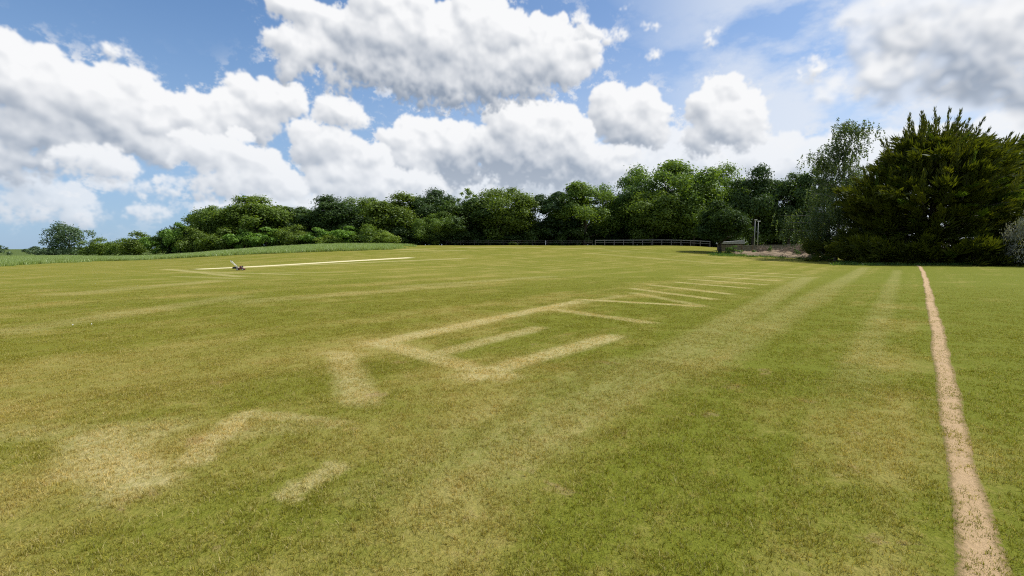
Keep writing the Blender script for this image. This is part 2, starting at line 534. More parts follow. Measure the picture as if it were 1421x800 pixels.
M = {
    'bark': plain('bark', (.045, .036, .026), (.10, .085, .065), .9, 9, bump=.6),
    'pale_bark': plain('pale bark', (.35, .33, .30), (.10, .09, .08), .8, 5, bump=.3),
    'wood': plain('weathered timber', (.13, .115, .098), (.23, .21, .185), .85, 7, bump=.3),
    'pale_wood': plain('pale rail timber', (.23, .22, .195), (.33, .315, .285), .8, 5),
    'dark_wood': plain('dark timber', (.035, .03, .025), (.07, .06, .05), .8, 8),
    'brown_wood': plain('brown timber', (.16, .10, .065), (.22, .15, .10), .85, 8),
    'roof': plain('pale roof sheet', (.32, .32, .32), (.44, .44, .43), .6, 4),
    'pole': plain('pale metal pole', (.24, .25, .24), (.34, .35, .34), .5, 4),
    'soil': plain('dry soil', (.13, .092, .055), (.24, .178, .115), .95, 3, bump=1.0),
    'twig': plain('dead twig', (.17, .125, .09), (.30, .24, .18), .9, 20),
    'red': plain('red painted deck', (.15, .032, .022), (.11, .026, .02), .45, 12),
    'black': plain('black plastic', (.018, .018, .018), (.03, .03, .03), .5, 12),
    'rubber': plain('black rubber', (.02, .02, .02), (.035, .035, .034), .85, 30),
    'steel': plain('grey steel', (.45, .45, .44), (.6, .6, .58), .35, 20, metal=.7),
    'white': plain('white paint', (.60, .60, .58), (.68, .68, .66), .5, 6),
    'mid_leaf': leaf_mat('mid green leaves', (0.065, 0.124, 0.018), (0.183, 0.262, 0.038), (.118, .168, .024)),
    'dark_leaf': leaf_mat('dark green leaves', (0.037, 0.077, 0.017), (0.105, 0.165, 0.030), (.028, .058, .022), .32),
    'bright_leaf': leaf_mat('bright green leaves', (0.094, 0.168, 0.021), (0.222, 0.302, 0.046), (.10, .175, .045), .42),
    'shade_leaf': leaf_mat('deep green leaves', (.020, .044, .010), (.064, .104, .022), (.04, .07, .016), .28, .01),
    'dull_leaf': leaf_mat('dull blue green leaves', (0.040, 0.081, 0.024), (0.112, 0.169, 0.047), (0.079, 0.132, 0.037), .34),
    'hedge_leaf': leaf_mat('hedge leaves', (0.070, 0.166, 0.025), (0.220, 0.360, 0.056), (0.124, 0.229, 0.035), .35),
    'gold_leaf': leaf_mat('yellow green leaves', (0.124, 0.193, 0.021), (0.276, 0.345, 0.048), (0.166, 0.248, 0.041), .35),
    'birch_leaf': leaf_mat('grey green leaves', (0.063, 0.103, 0.034), (0.155, 0.201, 0.075), (0.103, 0.149, 0.057), .4, .03),
    'cypress_leaf': leaf_mat('olive conifer sprays', (.032, .052, .008), (.190, .205, .019), (.08, .10, .012), .36, .02, (1.2, 1.15, .4)),
    'cypress_green': leaf_mat('green conifer sprays', (.035, .070, .010), (.165, .235, .022), (.08, .13, .014), .34, .02, (1.2, 1.2, .4)),
    'flower_leaf': leaf_mat('blossom and leaves', (.10, .14, .06), (.36, .34, .34), (.30, .30, .28), .3),
    'far_leaf': leaf_mat('far leaves', (0.050, 0.094, 0.039), (0.099, 0.154, 0.066), (0.077, 0.121, 0.066), .3),
    'crop_leaf': leaf_mat('crop leaves', (.19, .27, .06), (.36, .44, .15), (.27, .36, .10), .4, .05, (1.15, 1.2, .6)),
    'verge_leaf': leaf_mat('long grass', (.13, .19, .025), (.30, .35, .08), (.2, .26, .05), .4, .05, (1.15, 1.2, .5)),
    'weed_leaf': leaf_mat('weed leaves', (.05, .12, .02), (.13, .22, .04), (.09, .16, .03), .35),
}

# ------------------------------------------------------------------ lawn colour
def G(px, py):
    p = gp(px, py); return p[0], p[1]


# mower tracks left in pale cut grass: two places of the photo, width in metres, strength
TRACKS = [
    (528, 476, 800, 419, .50, .75), (596, 494, 745, 456, .42, .6), (655, 522, 848, 468, .48, .75), (522, 474, 694, 522, .50, .65),
    (770, 430, 900, 448, .40, .6), (808, 416, 968, 425, .42, .75), (776, 426, 860, 411, .45, .35),
    (880, 401, 985, 415, .45, .65), (906, 396, 1010, 408, .45, .65), (940, 392, 1035, 400, .45, .65), (960, 388, 1058, 395, .45, .6), (985, 384, 1080, 390, .5, .6), (1010, 380.5, 1100, 385.5, .5, .55), (1035, 378, 1112, 382, .5, .5),
    (880, 407, 970, 424, .4, .45),
    (474, 492, 500, 556, .40, .6), (455, 490, 500, 494, .35, .3), (345, 574, 465, 590, .24, .45), (340, 574, 268, 640, .24, .65), (300, 605, 460, 588, .35, .25),
    (465, 645, 390, 690, .22, .55), (130, 605, 195, 672, .48, .62), (215, 595, 120, 655, .45, .45), (20, 602, 240, 592, .45, .25), (215, 665, 130, 688, .25, .30),
    (720, 615, 1120, 386, .8, .27), (640, 590, 860, 500, .5, .16), (500, 690, 640, 600, .35, .15), (980, 500, 1200, 372, .8, .22), (1190, 520, 1245, 376, .5, .18),
    # bare turf round the square
    (232, 374, 330, 384, .8, .5), (262, 377, 400, 381, .7, .5), (300, 380, 470, 378, .8, .35), (330, 372, 640, 359, 1.1, .6), (250, 384, 330, 387, .8, .3),
    (560, 349, 640, 348, 1.6, .5), (640, 344, 745, 344, 1.6, .7), (540, 346, 590, 346, 1.6, .8), (770, 345, 830, 345, 1.6, .4),
    (820, 352, 1000, 366, 1.4, .22), (845, 348, 1010, 358, 1.4, .18), (560, 398, 760, 384, 1.2, .25), (350, 418, 640, 396, 1.3, .22), (0, 462, 330, 412, 1.0, .25), (100, 408, 300, 390, 1.4, .25),
]
# broad lighter and darker runs of the mower, parallel to the path (offset across in metres, width, strength; + pale, - green)
g0, g1 = np.array(G(1365, 798)), np.array(G(1284, 376))
RUN = (g1 - g0) / np.linalg.norm(g1 - g0)
RUN_AZ = math.atan2(RUN[0], RUN[1])


def make_turf_group():
    g, q, vec, go = new_group('lawn colour', [('Color', 'NodeSocketColor'), ('Height', 'NodeSocketFloat'), ('Dry', 'NodeSocketFloat')])
    s = q.sep(vec)
    P = q.comb(s[0], s[1], 0.0)
    wob = q.noise(P, 1.1, 4, .6, color=True)
    pw = q.v('ADD', P, q.v('SCALE', q.v('SUBTRACT', wob, (.5, .5, .5)), scale=.22))
    w4 = q.noise(P, 4.5, 4, .65, color=True)
    pw = q.v('ADD', pw, q.v('SCALE', q.v('SUBTRACT', w4, (.5, .5, .5)), scale=q.rng(q.v('LENGTH', P), 8.0, 4.5, .05, .26)))
    fine = q.noise(P, 38.0, 4, .7)
    mid = q.noise(P, 7.0, 4, .65)
    # tracks
    acc = None
    for (x1, y1, x2, y2, wd, st) in TRACKS:
        a = np.array(G(x1, y1)); b = np.array(G(x2, y2)); c = (a + b) / 2
        ln = np.linalg.norm(b - a); ang = math.atan2(b[1] - a[1], b[0] - a[0])
        L = q.v('ABSOLUTE', q.mapt(pw, c, ang, (ln / 2 + wd * .4, wd / 2)))
        ls = q.sep(L)
        e = wd / (ln + wd)
        fx = q.rng(ls[0], 1.12, max(.4, .98 - .55 * e)); fy_ = q.rng(ls[1], 1.55, .40)
        v = q.m('MULTIPLY', q.m('MULTIPLY', fx, fy_), st)
        acc = v if acc is None else q.m('MAXIMUM', acc, v)
    acc = q.m('MULTIPLY', acc, q.rng(q.noise(P, 16.0, 4, .7), .28, .66, .38, 1.08))
    # coordinates along and across the mower's runs
    ca, sa = math.cos(RUN_AZ), math.sin(RUN_AZ)
    across = q.m('ADD', q.m('MULTIPLY', s[0], ca), q.m('MULTIPLY', s[1], -sa))
    along = q.m('ADD', q.m('MULTIPLY', s[0], sa), q.m('MULTIPLY', s[1], ca))
    rc = q.comb(across, along, 0.0)
    stripes = q.noise(q.v('MULTIPLY', rc, (1.0, .035, 0)), .62, 3, .55)
    streak = q.noise(q.v('MULTIPLY', rc, (1.0, .12, 0)), 3.2, 4, .6)
    big = q.noise(P, .085, 4, .55)
    patch = q.noise(pw, .42, 5, .6)
    dist = q.v('LENGTH', P)
    # the near left is parched, the right of the lawn is lush
    side = q.rng(q.m('ADD', across, q.m('MULTIPLY', big, 4.0)), -6.5, 1.6)     # 0 left .. 1 by the path
    near = q.rng(dist, 13.0, 2.5)
    dry = q.m('MULTIPLY', near, q.m('SUBTRACT', 1.0, q.m('MULTIPLY', side, .40)))
    dry = q.m('MULTIPLY_ADD', q.rng(patch, .36, .70), .32, q.m('MULTIPLY', dry, .46))
    dry = q.m('MULTIPLY_ADD', q.m('SUBTRACT', stripes, .5), .95, dry)
    dry = q.m('MULTIPLY_ADD', q.m('SUBTRACT', streak, .5), .38, dry)
    dry = q.m('MULTIPLY_ADD', side, -.16, dry)
    dry = q.m('MULTIPLY_ADD', q.rng(mid, .48, .82), .26, dry)
    dry = q.m('MULTIPLY_ADD', q.m('SUBTRACT', fine, .5), .42, q.m('ADD', dry, .02))
    dry = q.m('MAXIMUM', dry, 0.0)
    col_ = q.mix(q.rng(big, .3, .7), (.136, .145, .018), (.160, .158, .024))
    col_ = q.mix(q.m('MULTIPLY', side, .8), col_, (.126, .145, .017))
    col_ = q.mix(q.rng(dry, .10, .95, 0, 1, False), col_, (.31, .25, .085))
    col_ = q.mix(q.m('MINIMUM', acc, 1.0), col_, (.43, .365, .18))
    col_ = q.mix(q.rng(dist, 150.0, 230.0), col_, (.075, .105, .028))
    bare = q.m('MULTIPLY', q.rng(q.noise(pw, 1.7, 5, .65), .655, .75), q.m('MULTIPLY', q.rng(dist, 14.0, 4.0), .5))
    col_ = q.mix(bare, col_, (.28, .20, .11))
    col_ = q.mix(1.0, col_, q.mix(fine, (.70, .71, .72), (1.27, 1.26, 1.24)), 'MULTIPLY')
    q.l.new(col_, go.inputs[0])
    q.l.new(q.m('ADD', q.m('MULTIPLY', fine, .6), q.m('MULTIPLY', mid, .8)), go.inputs[1])
    q.l.new(q.m('MAXIMUM', acc, dry), go.inputs[2])
    return g


TURF = make_turf_group()


def ground_mat():
    m, t, o = new_mat('lawn')
    ge = t.n.new('ShaderNodeNewGeometry')
    gr = t.group(TURF, ge.outputs['Position'])
    b = t.n.new('ShaderNodeBsdfPrincipled')
    t.l.new(gr[0], b.inputs['Base Color']); b.inputs['Roughness'].default_value = .9
    b.inputs['Specular IOR Level'].default_value = .04
    bp = t.n.new('ShaderNodeBump'); bp.inputs['Strength'].default_value = .9; bp.inputs['Distance'].default_value = .03
    t.l.new(gr[1], bp.inputs['Height']); t.l.new(bp.outputs[0], b.inputs['Normal'])
    t.l.new(b.outputs[0], o.inputs[0])
    return m


def blade_mat():
    m, t, o = new_mat('grass blades')
    ge = t.n.new('ShaderNodeNewGeometry')
    gr = t.group(TURF, ge.outputs['Position'])
    a = t.n.new('ShaderNodeAttribute'); a.attribute_name = 'tint'
    c = t.mix(1.0, gr[0], t.mix(a.outputs['Fac'], (.95, .92, .80), (2.5, 2.3, 2.2)), 'MULTIPLY')
    straw = t.m('MULTIPLY', t.rng(a.outputs['Fac'], .78, .90), .7)
    c = t.mix(straw, c, (.52, .45, .24))
    df = t.n.new('ShaderNodeBsdfDiffuse'); t.put(df.inputs[0], c)
    tr = t.n.new('ShaderNodeBsdfTranslucent'); t.put(tr.inputs[0], t.mix(1.0, c, (1.15, 1.08, .65), 'MULTIPLY'))
    ms = t.n.new('ShaderNodeMixShader'); ms.inputs[0].default_value = .4
    t.l.new(df.outputs[0], ms.inputs[1]); t.l.new(tr.outputs[0], ms.inputs[2])
    t.l.new(ms.outputs[0], o.inputs[0])
    return m


def path_mat():
    m, t, o = new_mat('worn earth')
    ge = t.n.new('ShaderNodeNewGeometry'); P = ge.outputs['Position']
    gr = t.group(TURF, P)
    a = t.n.new('ShaderNodeAttribute'); a.attribute_name = 'across'
    n1 = t.noise(P, 3.0, 5, .65, dim='3D'); n2 = t.noise(P, 24.0, 5, .7, dim='3D'); n3 = t.noise(P, 90.0, 3, .7, dim='3D')
    e = t.m('ADD', a.outputs['Fac'], t.m('ADD', t.m('MULTIPLY', t.m('SUBTRACT', n1, .5), .75), t.m('MULTIPLY', t.m('SUBTRACT', n2, .5), .80)))
    f = t.rng(e, .86, .46)
    c = t.mix(n2, (.28, .190, .100), (.50, .36, .21))
    c = t.mix(t.m('MULTIPLY', t.rng(n3, .55, .75), .5), c, (.60, .47, .30))
    c = t.mix(t.m('MULTIPLY', t.rng(n1, .58, .72), .35), c, (.20, .155, .085))
    c = t.mix(t.rng(e, .74, .38), (.22, .16, .075), c)
    c = t.mix(t.rng(e, .95, .66), gr[0], c)
    b = t.n.new('ShaderNodeBsdfPrincipled'); t.put(b.inputs['Base Color'], c)
    b.inputs['Roughness'].default_value = .95; b.inputs['Specular IOR Level'].default_value = .1
    bp = t.n.new('ShaderNodeBump'); bp.inputs['Strength'].default_value = .7; bp.inputs['Distance'].default_value = .02
    t.l.new(t.m('ADD', n2, n3), bp.inputs['Height']); t.l.new(bp.outputs[0], b.inputs['Normal'])
    t.l.new(b.outputs[0], o.inputs[0])
    return m


def strip_mat():
    m, t, o = new_mat('rolled pale turf')
    ge = t.n.new('ShaderNodeNewGeometry'); P = ge.outputs['Position']
    gr = t.group(TURF, P)
    a = t.n.new('ShaderNodeAttribute'); a.attribute_name = 'across'
    n = t.noise(P, 1.3, 5, .65, dim='3D')
    f = t.rng(t.m('ADD', a.outputs['Fac'], t.m('MULTIPLY', t.m('SUBTRACT', n, .5), .4)), 1.0, .62)
    c = t.mix(f, gr[0], t.mix(n, (.52, .47, .25), (.62, .55, .36)))
    b = t.n.new('ShaderNodeBsdfPrincipled'); t.put(b.inputs['Base Color'], c); b.inputs['Roughness'].default_value = .9
    b.inputs['Specular IOR Level'].default_value = .1
    t.l.new(b.outputs[0], o.inputs[0])
    return m


# ------------------------------------------------------------------ ground sheet
def axis(lo, hi, fine_lo, fine_hi, step, grow):
    a = list(np.arange(fine_lo, fine_hi + 1e-6, step))
    v, s = fine_hi, step
    while v < hi: s *= grow; v = min(v + s, hi); a.append(v)
    v, s = fine_lo, step
    while v > lo: s *= grow; v = max(v - s, lo); a.insert(0, v)
    return np.array(a)


gxs = axis(-6000, 6000, -160, 160, 2.5, 1.18); gys = axis(-400, 7000, -6, 200, 2.5, 1.18)
GX, GY = np.meshgrid(gxs, gys)
nv = GX.shape
idx = np.arange(GX.size).reshape(nv)
gf = np.stack([idx[:-1, :-1], idx[:-1, 1:], idx[1:, 1:], idx[1:, :-1]], -1).reshape(-1, 4)
ground = link('ground', np_mesh('ground', np.stack([GX, GY, hgt(GX, GY)], -1).reshape(-1, 3), gf, smooth=True), ground_mat())
tag(ground, kind='structure')


def gz(x, y):
    """height of the ground sheet itself (its facets), so that things sit on what is drawn"""
    x = np.atleast_1d(np.asarray(x, float)); y = np.atleast_1d(np.asarray(y, float))
    i = np.clip(np.searchsorted(gxs, x) - 1, 0, len(gxs) - 2); j = np.clip(np.searchsorted(gys, y) - 1, 0, len(gys) - 2)
    u = (x - gxs[i]) / (gxs[i+1] - gxs[i]); v = (y - gys[j]) / (gys[j+1] - gys[j])
    h = hgt
    return (h(gxs[i], gys[j])*(1-u)*(1-v) + h(gxs[i+1], gys[j])*u*(1-v) + h(gxs[i], gys[j+1])*(1-u)*v + h(gxs[i+1], gys[j+1])*u*v)


def ribbon(name, centre, half, mat, lift, nc=8, kind='structure'):
    """a sheet following a centre line on the ground; attribute 'across' is 0 in the middle and 1 at its rim"""
    c = np.array(centre, float); half = np.asarray(half, float)
    d = np.gradient(c, axis=0); d /= np.linalg.norm(d, axis=1)[:, None]
    nrm = np.stack([d[:, 1], -d[:, 0]], 1)
    us = np.linspace(-1, 1, nc + 1)
    V = c[:, None, :] + nrm[:, None, :] * (us[None, :, None] * half[:, None, None])
    z = gz(V[..., 0].ravel(), V[..., 1].ravel()).reshape(V.shape[:2]) + lift
    n, k = V.shape[:2]
    z[:, 0] -= lift + .012; z[:, -1] -= lift + .012
    ac = np.tile(np.abs(us), (n, 1))
    endf = np.arange(n)[::-1] / max(1, n * .05)
    if name != 'path': endf = np.minimum(endf, np.arange(n) / max(1, n * .05))
    ac = np.maximum(ac, 1 - np.clip(endf, 0, 1)[:, None])
    id_ = np.arange(n * k).reshape(n, k)
    f = np.stack([id_[:-1, :-1], id_[:-1, 1:], id_[1:, 1:], id_[1:, :-1]], -1).reshape(-1, 4)
    me = np_mesh(name, np.concatenate([V, z[..., None]], -1).reshape(-1, 3), f, {'across': ac.ravel()}, smooth=True)
    return tag(link(name, me, mat), kind=kind)


def dense_line(pts, step):
    p = np.array(pts, float); seg = np.linalg.norm(np.diff(p, axis=0), axis=1); s = np.r_[0, np.cumsum(seg)]
    t = np.arange(0, s[-1], step)
    # smooth interpolation
    out = np.stack([np.interp(t, s, p[:, i]) for i in range(p.shape[1])], 1)
    k = max(1, int(0.02 * len(t)))
    for i in range(p.shape[1]):
        pad = np.pad(out[:, i], k, mode='reflect', reflect_type='odd')
        out[:, i] = np.convolve(pad, np.ones(2*k+1)/(2*k+1), 'valid')
    return out


# the trodden path: centre (photo place) and width there in photo pixels
PATH = [(1395, 930, 130), (1374, 850, 80), (1364, 790, 64), (1349, 730, 57), (1339, 690, 54), (1335, 660, 49), (1331, 625, 43), (1324, 590, 38), (1321, 570, 38), (1318, 550, 34), (1311, 510, 30), (1304, 480, 25), (1298, 450, 20), (1293, 425, 16), (1288, 405, 12), (1285, 390, 9.5), (1281, 378, 7.5), (1277, 371, 6), (1270, 366, 5)]
pp = []
for (x, y, w) in PATH:
    a = np.array(G(x - w/2, y)); b = np.array(G(x + w/2, y)); c = (a + b)/2
    dd = np.hypot(*c); perp = np.array([RUN[1], -RUN[0]])
    pp.append((c[0], c[1], abs(np.dot(b - a, perp)) / 2))
pl = dense_line(pp, .25)
ss_ = np.arange(len(pl)) * .25
pl[:, 0] += (.011 * np.sin(ss_ * 1.37) + .018 * np.sin(ss_ * .61 + 1) + .007 * np.sin(ss_ * 3.9 + 2)) * np.clip(ss_ / 5, .5, 1)
pl[:, 2] *= 1 + .06 * np.sin(ss_ * 4.1 + .5) + .07 * np.sin(ss_ * 1.73)
path = ribbon('path', pl[:, :2], pl[:, 2] * 1.03 + .012, path_mat(), .006, 10)
pathc = pl

# the pale cricket strip
ca_, cb_ = np.array(G(268, 374.3)), np.array(G(572, 357.8))
cl = np.array([ca_ + (cb_ - ca_) * t for t in np.linspace(0, 1, 60)])
pitch = ribbon('cricket_pitch', cl, np.full(60, .85), strip_mat(), .012, 8)

# ------------------------------------------------------------------ grass on the lawn (instances inside one object)
def blade_patch(n, size, hmin, hmax, wmin, wmax, lean, r, seg=1):
    x = r.uniform(-size/2, size/2, n); y = r.uniform(-size/2, size/2, n)
    # clumped
    cx_, cy_ = r.uniform(-size/2, size/2, n//12+1), r.uniform(-size/2, size/2, n//12+1)
    k = r.integers(0, len(cx_), n); mixk = r.random(n) < .45
    x = np.where(mixk, cx_[k] + r.normal(0, size*.02, n), x); y = np.where(mixk, cy_[k] + r.normal(0, size*.02, n), y)
    h = r.uniform(hmin, hmax, n) * r.uniform(.6, 1, n); w = r.uniform(wmin, wmax, n)
    a = r.uniform(0, 2*np.pi, n); l = np.abs(r.normal(0, lean, n)) + .15
    dx, dy = np.cos(a)*h*l, np.sin(a)*h*l
    b = r.uniform(0, 2*np.pi, n); bx, by = np.cos(b)*w/2, np.sin(b)*w/2
    z0 = np.full(n, -.004)
    v = np.stack([np.stack([x-bx, y-by, z0], 1), np.stack([x+bx, y+by, z0], 1),
                  np.stack([x+dx*.4+bx*.8, y+dy*.4+by*.8, h*.62], 1), np.stack([x+dx*.4-bx*.8, y+dy*.4-by*.8, h*.62], 1),
                  np.stack([x+dx, y+dy, h], 1)], 1)
    i = np.arange(n)[:, None]*5
    tris = np.concatenate([i + np.array([0, 1, 2]), i + np.array([0, 2, 3]), i + np.array([3, 2, 4])], 0)
    tint = np.repeat(r.random(n), 5)
    return v.reshape(-1, 3), tris, tint


def scatter_stuff(name, patches, pts, scales, mat, picks=None):
    """one object: its mesh holds a few tufts and a cloud of loose points; a node tree sets a tuft on each point"""
    vs, fs, ti, pid = [], [], [], []
    off = 0
    for k, (v, f, t_) in enumerate(patches):
        vs.append(v); fs.append(f + off); ti.append(t_); pid.append(np.full(len(v), k + 1.0)); off += len(v)
    vs.append(pts); ti.append(np.zeros(len(pts))); pid.append(np.zeros(len(pts)))
    sca = np.concatenate([np.ones(off), scales])
    me = np_mesh(name, np.concatenate(vs), np.concatenate(fs), {'tint': np.concatenate(ti), 'tuft': np.concatenate(pid), 'size': sca,
                                                              'pick': np.concatenate([np.zeros(off), rng.integers(0, len(patches), len(pts)) if picks is None else len(patches) - 1 - picks])})
    o = link(name, me, mat)
    tag(o, kind='stuff')
    g = bpy.data.node_groups.new(name + ' scatter', 'GeometryNodeTree')
    g.interface.new_socket('Geometry', in_out='INPUT', socket_type='NodeSocketGeometry')
    g.interface.new_socket('Geometry', in_out='OUTPUT', socket_type='NodeSocketGeometry')
    N, L = g.nodes, g.links
    gi = N.new('NodeGroupInput'); go = N.new('NodeGroupOutput')
    na = N.new('GeometryNodeInputNamedAttribute'); na.data_type = 'FLOAT'; na.inputs[0].default_value = 'tuft'

    def cmp(v):
        c = N.new('FunctionNodeCompare'); c.data_type = 'FLOAT'; c.operation = 'EQUAL'
        L.new(na.outputs[0], c.inputs[0]); c.inputs[1].default_value = v; c.inputs['Epsilon'].default_value = .1
        return c.outputs[0]

    def sepg(v):
        s = N.new('GeometryNodeSeparateGeometry'); s.domain = 'POINT'
        L.new(gi.outputs[0], s.inputs[0]); L.new(cmp(v), s.inputs[1])
        return s.outputs[0]
    gti = N.new('GeometryNodeGeometryToInstance')
    for k in range(len(patches)): L.new(sepg(k + 1.0), gti.inputs[0])
    ip = N.new('GeometryNodeInstanceOnPoints')
    L.new(sepg(0.0), ip.inputs['Points']); L.new(gti.outputs[0], ip.inputs['Instance'])
    ip.inputs['Pick Instance'].default_value = True
    npk = N.new('GeometryNodeInputNamedAttribute'); npk.data_type = 'FLOAT'; npk.inputs[0].default_value = 'pick'
    L.new(npk.outputs[0], ip.inputs['Instance Index'])
    rr = N.new('FunctionNodeRandomValue'); rr.data_type = 'FLOAT_VECTOR'
    vin = [i for i in rr.inputs if i.type == 'VECTOR']
    vin[0].default_value = (0, 0, 0); vin[1].default_value = (0, 0, 6.283)
    e2r = N.new('FunctionNodeEulerToRotation')
    L.new([q for q in rr.outputs if q.type == 'VECTOR'][0], e2r.inputs[0]); L.new(e2r.outputs[0], ip.inputs['Rotation'])
    ns = N.new('GeometryNodeInputNamedAttribute'); ns.data_type = 'FLOAT'; ns.inputs[0].default_value = 'size'
    L.new(ns.outputs[0], ip.inputs['Scale'])
    L.new(ip.outputs[0], go.inputs[0])
    md = o.modifiers.new('scatter', 'NODES'); md.node_group = g
    return o


def lawn_points(r0, r1, step, keep, r):
    n = int(2 * r1 / step) + 2
    xs, ys = np.meshgrid(np.arange(n) * step - r1, np.arange(0, r1, step))
    x = (xs + r.uniform(-.45, .45, xs.shape) * step).ravel(); y = (ys + r.uniform(-.45, .45, ys.shape) * step).ravel()
    d = np.hypot(x, y); az = np.degrees(np.arctan2(x, y))
    k = (d > r0) & (d < r1) & (np.abs(az) < 50) & (r.random(len(x)) < keep(d))
    x, y = x[k], y[k]
    # not on the trodden path
    dm = np.full(len(x), 9.0)
    for (cx_, cy_, hw) in pathc[::2]:
        dm = np.minimum(dm, np.hypot(x - cx_, y - cy_) / (hw * .78 + .06 + .05 * np.sin(cx_ * 7 + cy_ * 5)))
    k = dm > 1.0
    x, y = x[k], y[k]
    return np.stack([x, y, gz(x, y)], 1)


r_ = np.random.default_rng(3)
near_p = lawn_points(1.9, 7.6, .20, lambda d: 1.0, r_)
far_p = lawn_points(6.8, 30.0, .40, lambda d: 1.0, r_)
bm_ = blade_mat()


def lawn_grass(pts, dens, size, n0, h0, h1, w0, w1, seed, d0, d1):
    """tufts of falling density: the farther, the fewer blades in a tuft"""
    pa = []
    for k, q in enumerate(dens):
        for j in range(3): pa.append(blade_patch(int(n0 * q), size, h0, h1, w0, w1, .75, np.random.default_rng(seed + 10 * k + j)))
    d = np.hypot(pts[:, 0], pts[:, 1])
    lev = np.clip((d - d0) / (d1 - d0) * len(dens) + r_.uniform(-.6, .6, len(d)), 0, len(dens) - .01).astype(int)
    scatter_stuff('grass', pa, pts, r_.uniform(.85, 1.15, len(pts)), bm_, lev * 3 + r_.integers(0, 3, len(pts)))


lawn_grass(near_p, (.62, .55, .48, .40), .27, 620, .012, .034, .0018, .0038, 20, 2.5, 7.6)
lawn_grass(far_p, (1, .78, .58, .42, .28, .16, .07), .54, 540, .012, .028, .003, .005, 200, 6.8, 30)

# ------------------------------------------------------------------ crop field and long grass on the left
crop_edge = [gp(x, y) for (x, y) in ((-330, 392), (-150, 378), (0, 369), (130, 362.5), (270, 357.2), (400, 351.5), (480, 348.5), (548, 346))]
ce = dense_line([(p[0], p[1]) for p in crop_edge], 1.0)


def tuft(n, size, hmin, hmax, w, lean, r):
    v, f, t_ = blade_patch(n, size, hmin, hmax, w * .7, w * 1.3, lean, r)
    return v, f, t_


def crop():
    r = np.random.default_rng(8)
    pts = []
    for (ex, ey) in ce:
        # field runs from its edge away to the hedge
        d = np.hypot(ex, ey)
        far = min(d + 150, 260) if ex < -45 else 128
        k = np.arange(0, max(0, far - d), 1.05)
        dd = d + k + r.uniform(0, 1, len(k))
        keep = r.random(len(k)) < np.clip(45 / (k + 12), .35, 1)
        ux, uy = ex / d, ey / d
        jx = r.normal(0, .9, len(k)) * (1 + k / 40)
        pts.append(np.stack([ux * dd + jx * uy, uy * dd - jx * ux], 1)[keep])
    p = np.concatenate(pts)
    return np.column_stack([p, gz(p[:, 0], p[:, 1])])


cp = crop()
scatter_stuff('crop', [tuft(210, 1.7, .34, .60, .035, .35, np.random.default_rng(60 + k)) for k in range(4)], cp, r_.uniform(.85, 1.15, len(cp)), M['crop_leaf'])
vp = []
for (ex, ey) in dense_line([(p[0], p[1]) for p in crop_edge], .34):
    d = np.hypot(ex, ey); o_ = r_.normal(0, .45)
    vp.append((ex * (1 + (o_ - .3) / d), ey * (1 + (o_ - .3) / d)))
vp = np.array(vp)
vsz = r_.uniform(.5, 1.25, len(vp)) * (0.8 + .35 * np.sin(np.arange(len(vp)) * .11) * np.sin(np.arange(len(vp)) * .037))
scatter_stuff('long_grass', [tuft(70, .7, .28, .66, .03, .5, np.random.default_rng(80 + k)) for k in range(4)], np.column_stack([vp, gz(vp[:, 0], vp[:, 1])]), vsz, M['verge_leaf'])

# ------------------------------------------------------------------ plants
def leaf_cloud(c, nrm, size, r, asp=.62, fold=.25):
    """diamond leaf sprays: c (N,3) centres, nrm (N,3) facing, size (N,)"""
    n = len(c)
    nrm = nrm / (np.linalg.norm(nrm, axis=1)[:, None] + 1e-9)
    a = r.normal(size=(n, 3)); a -= nrm * (a * nrm).sum(1)[:, None]; a /= np.linalg.norm(a, axis=1)[:, None] + 1e-9
    b = np.cross(nrm, a)
    s = size[:, None]
    v = np.stack([c - a * s * .5, c + b * s * .5 * asp + nrm * s * fold * .5, c + a * s * .5, c - b * s * .5 * asp + nrm * s * fold * .5], 1)
    i = np.arange(n)[:, None] * 4
    f = np.concatenate([i + np.array([0, 1, 2]), i + np.array([0, 2, 3])], 0)
    return v.reshape(-1, 3), f


def unit(r, n):
    d = r.normal(size=(n, 3)); return d / np.linalg.norm(d, axis=1)[:, None]


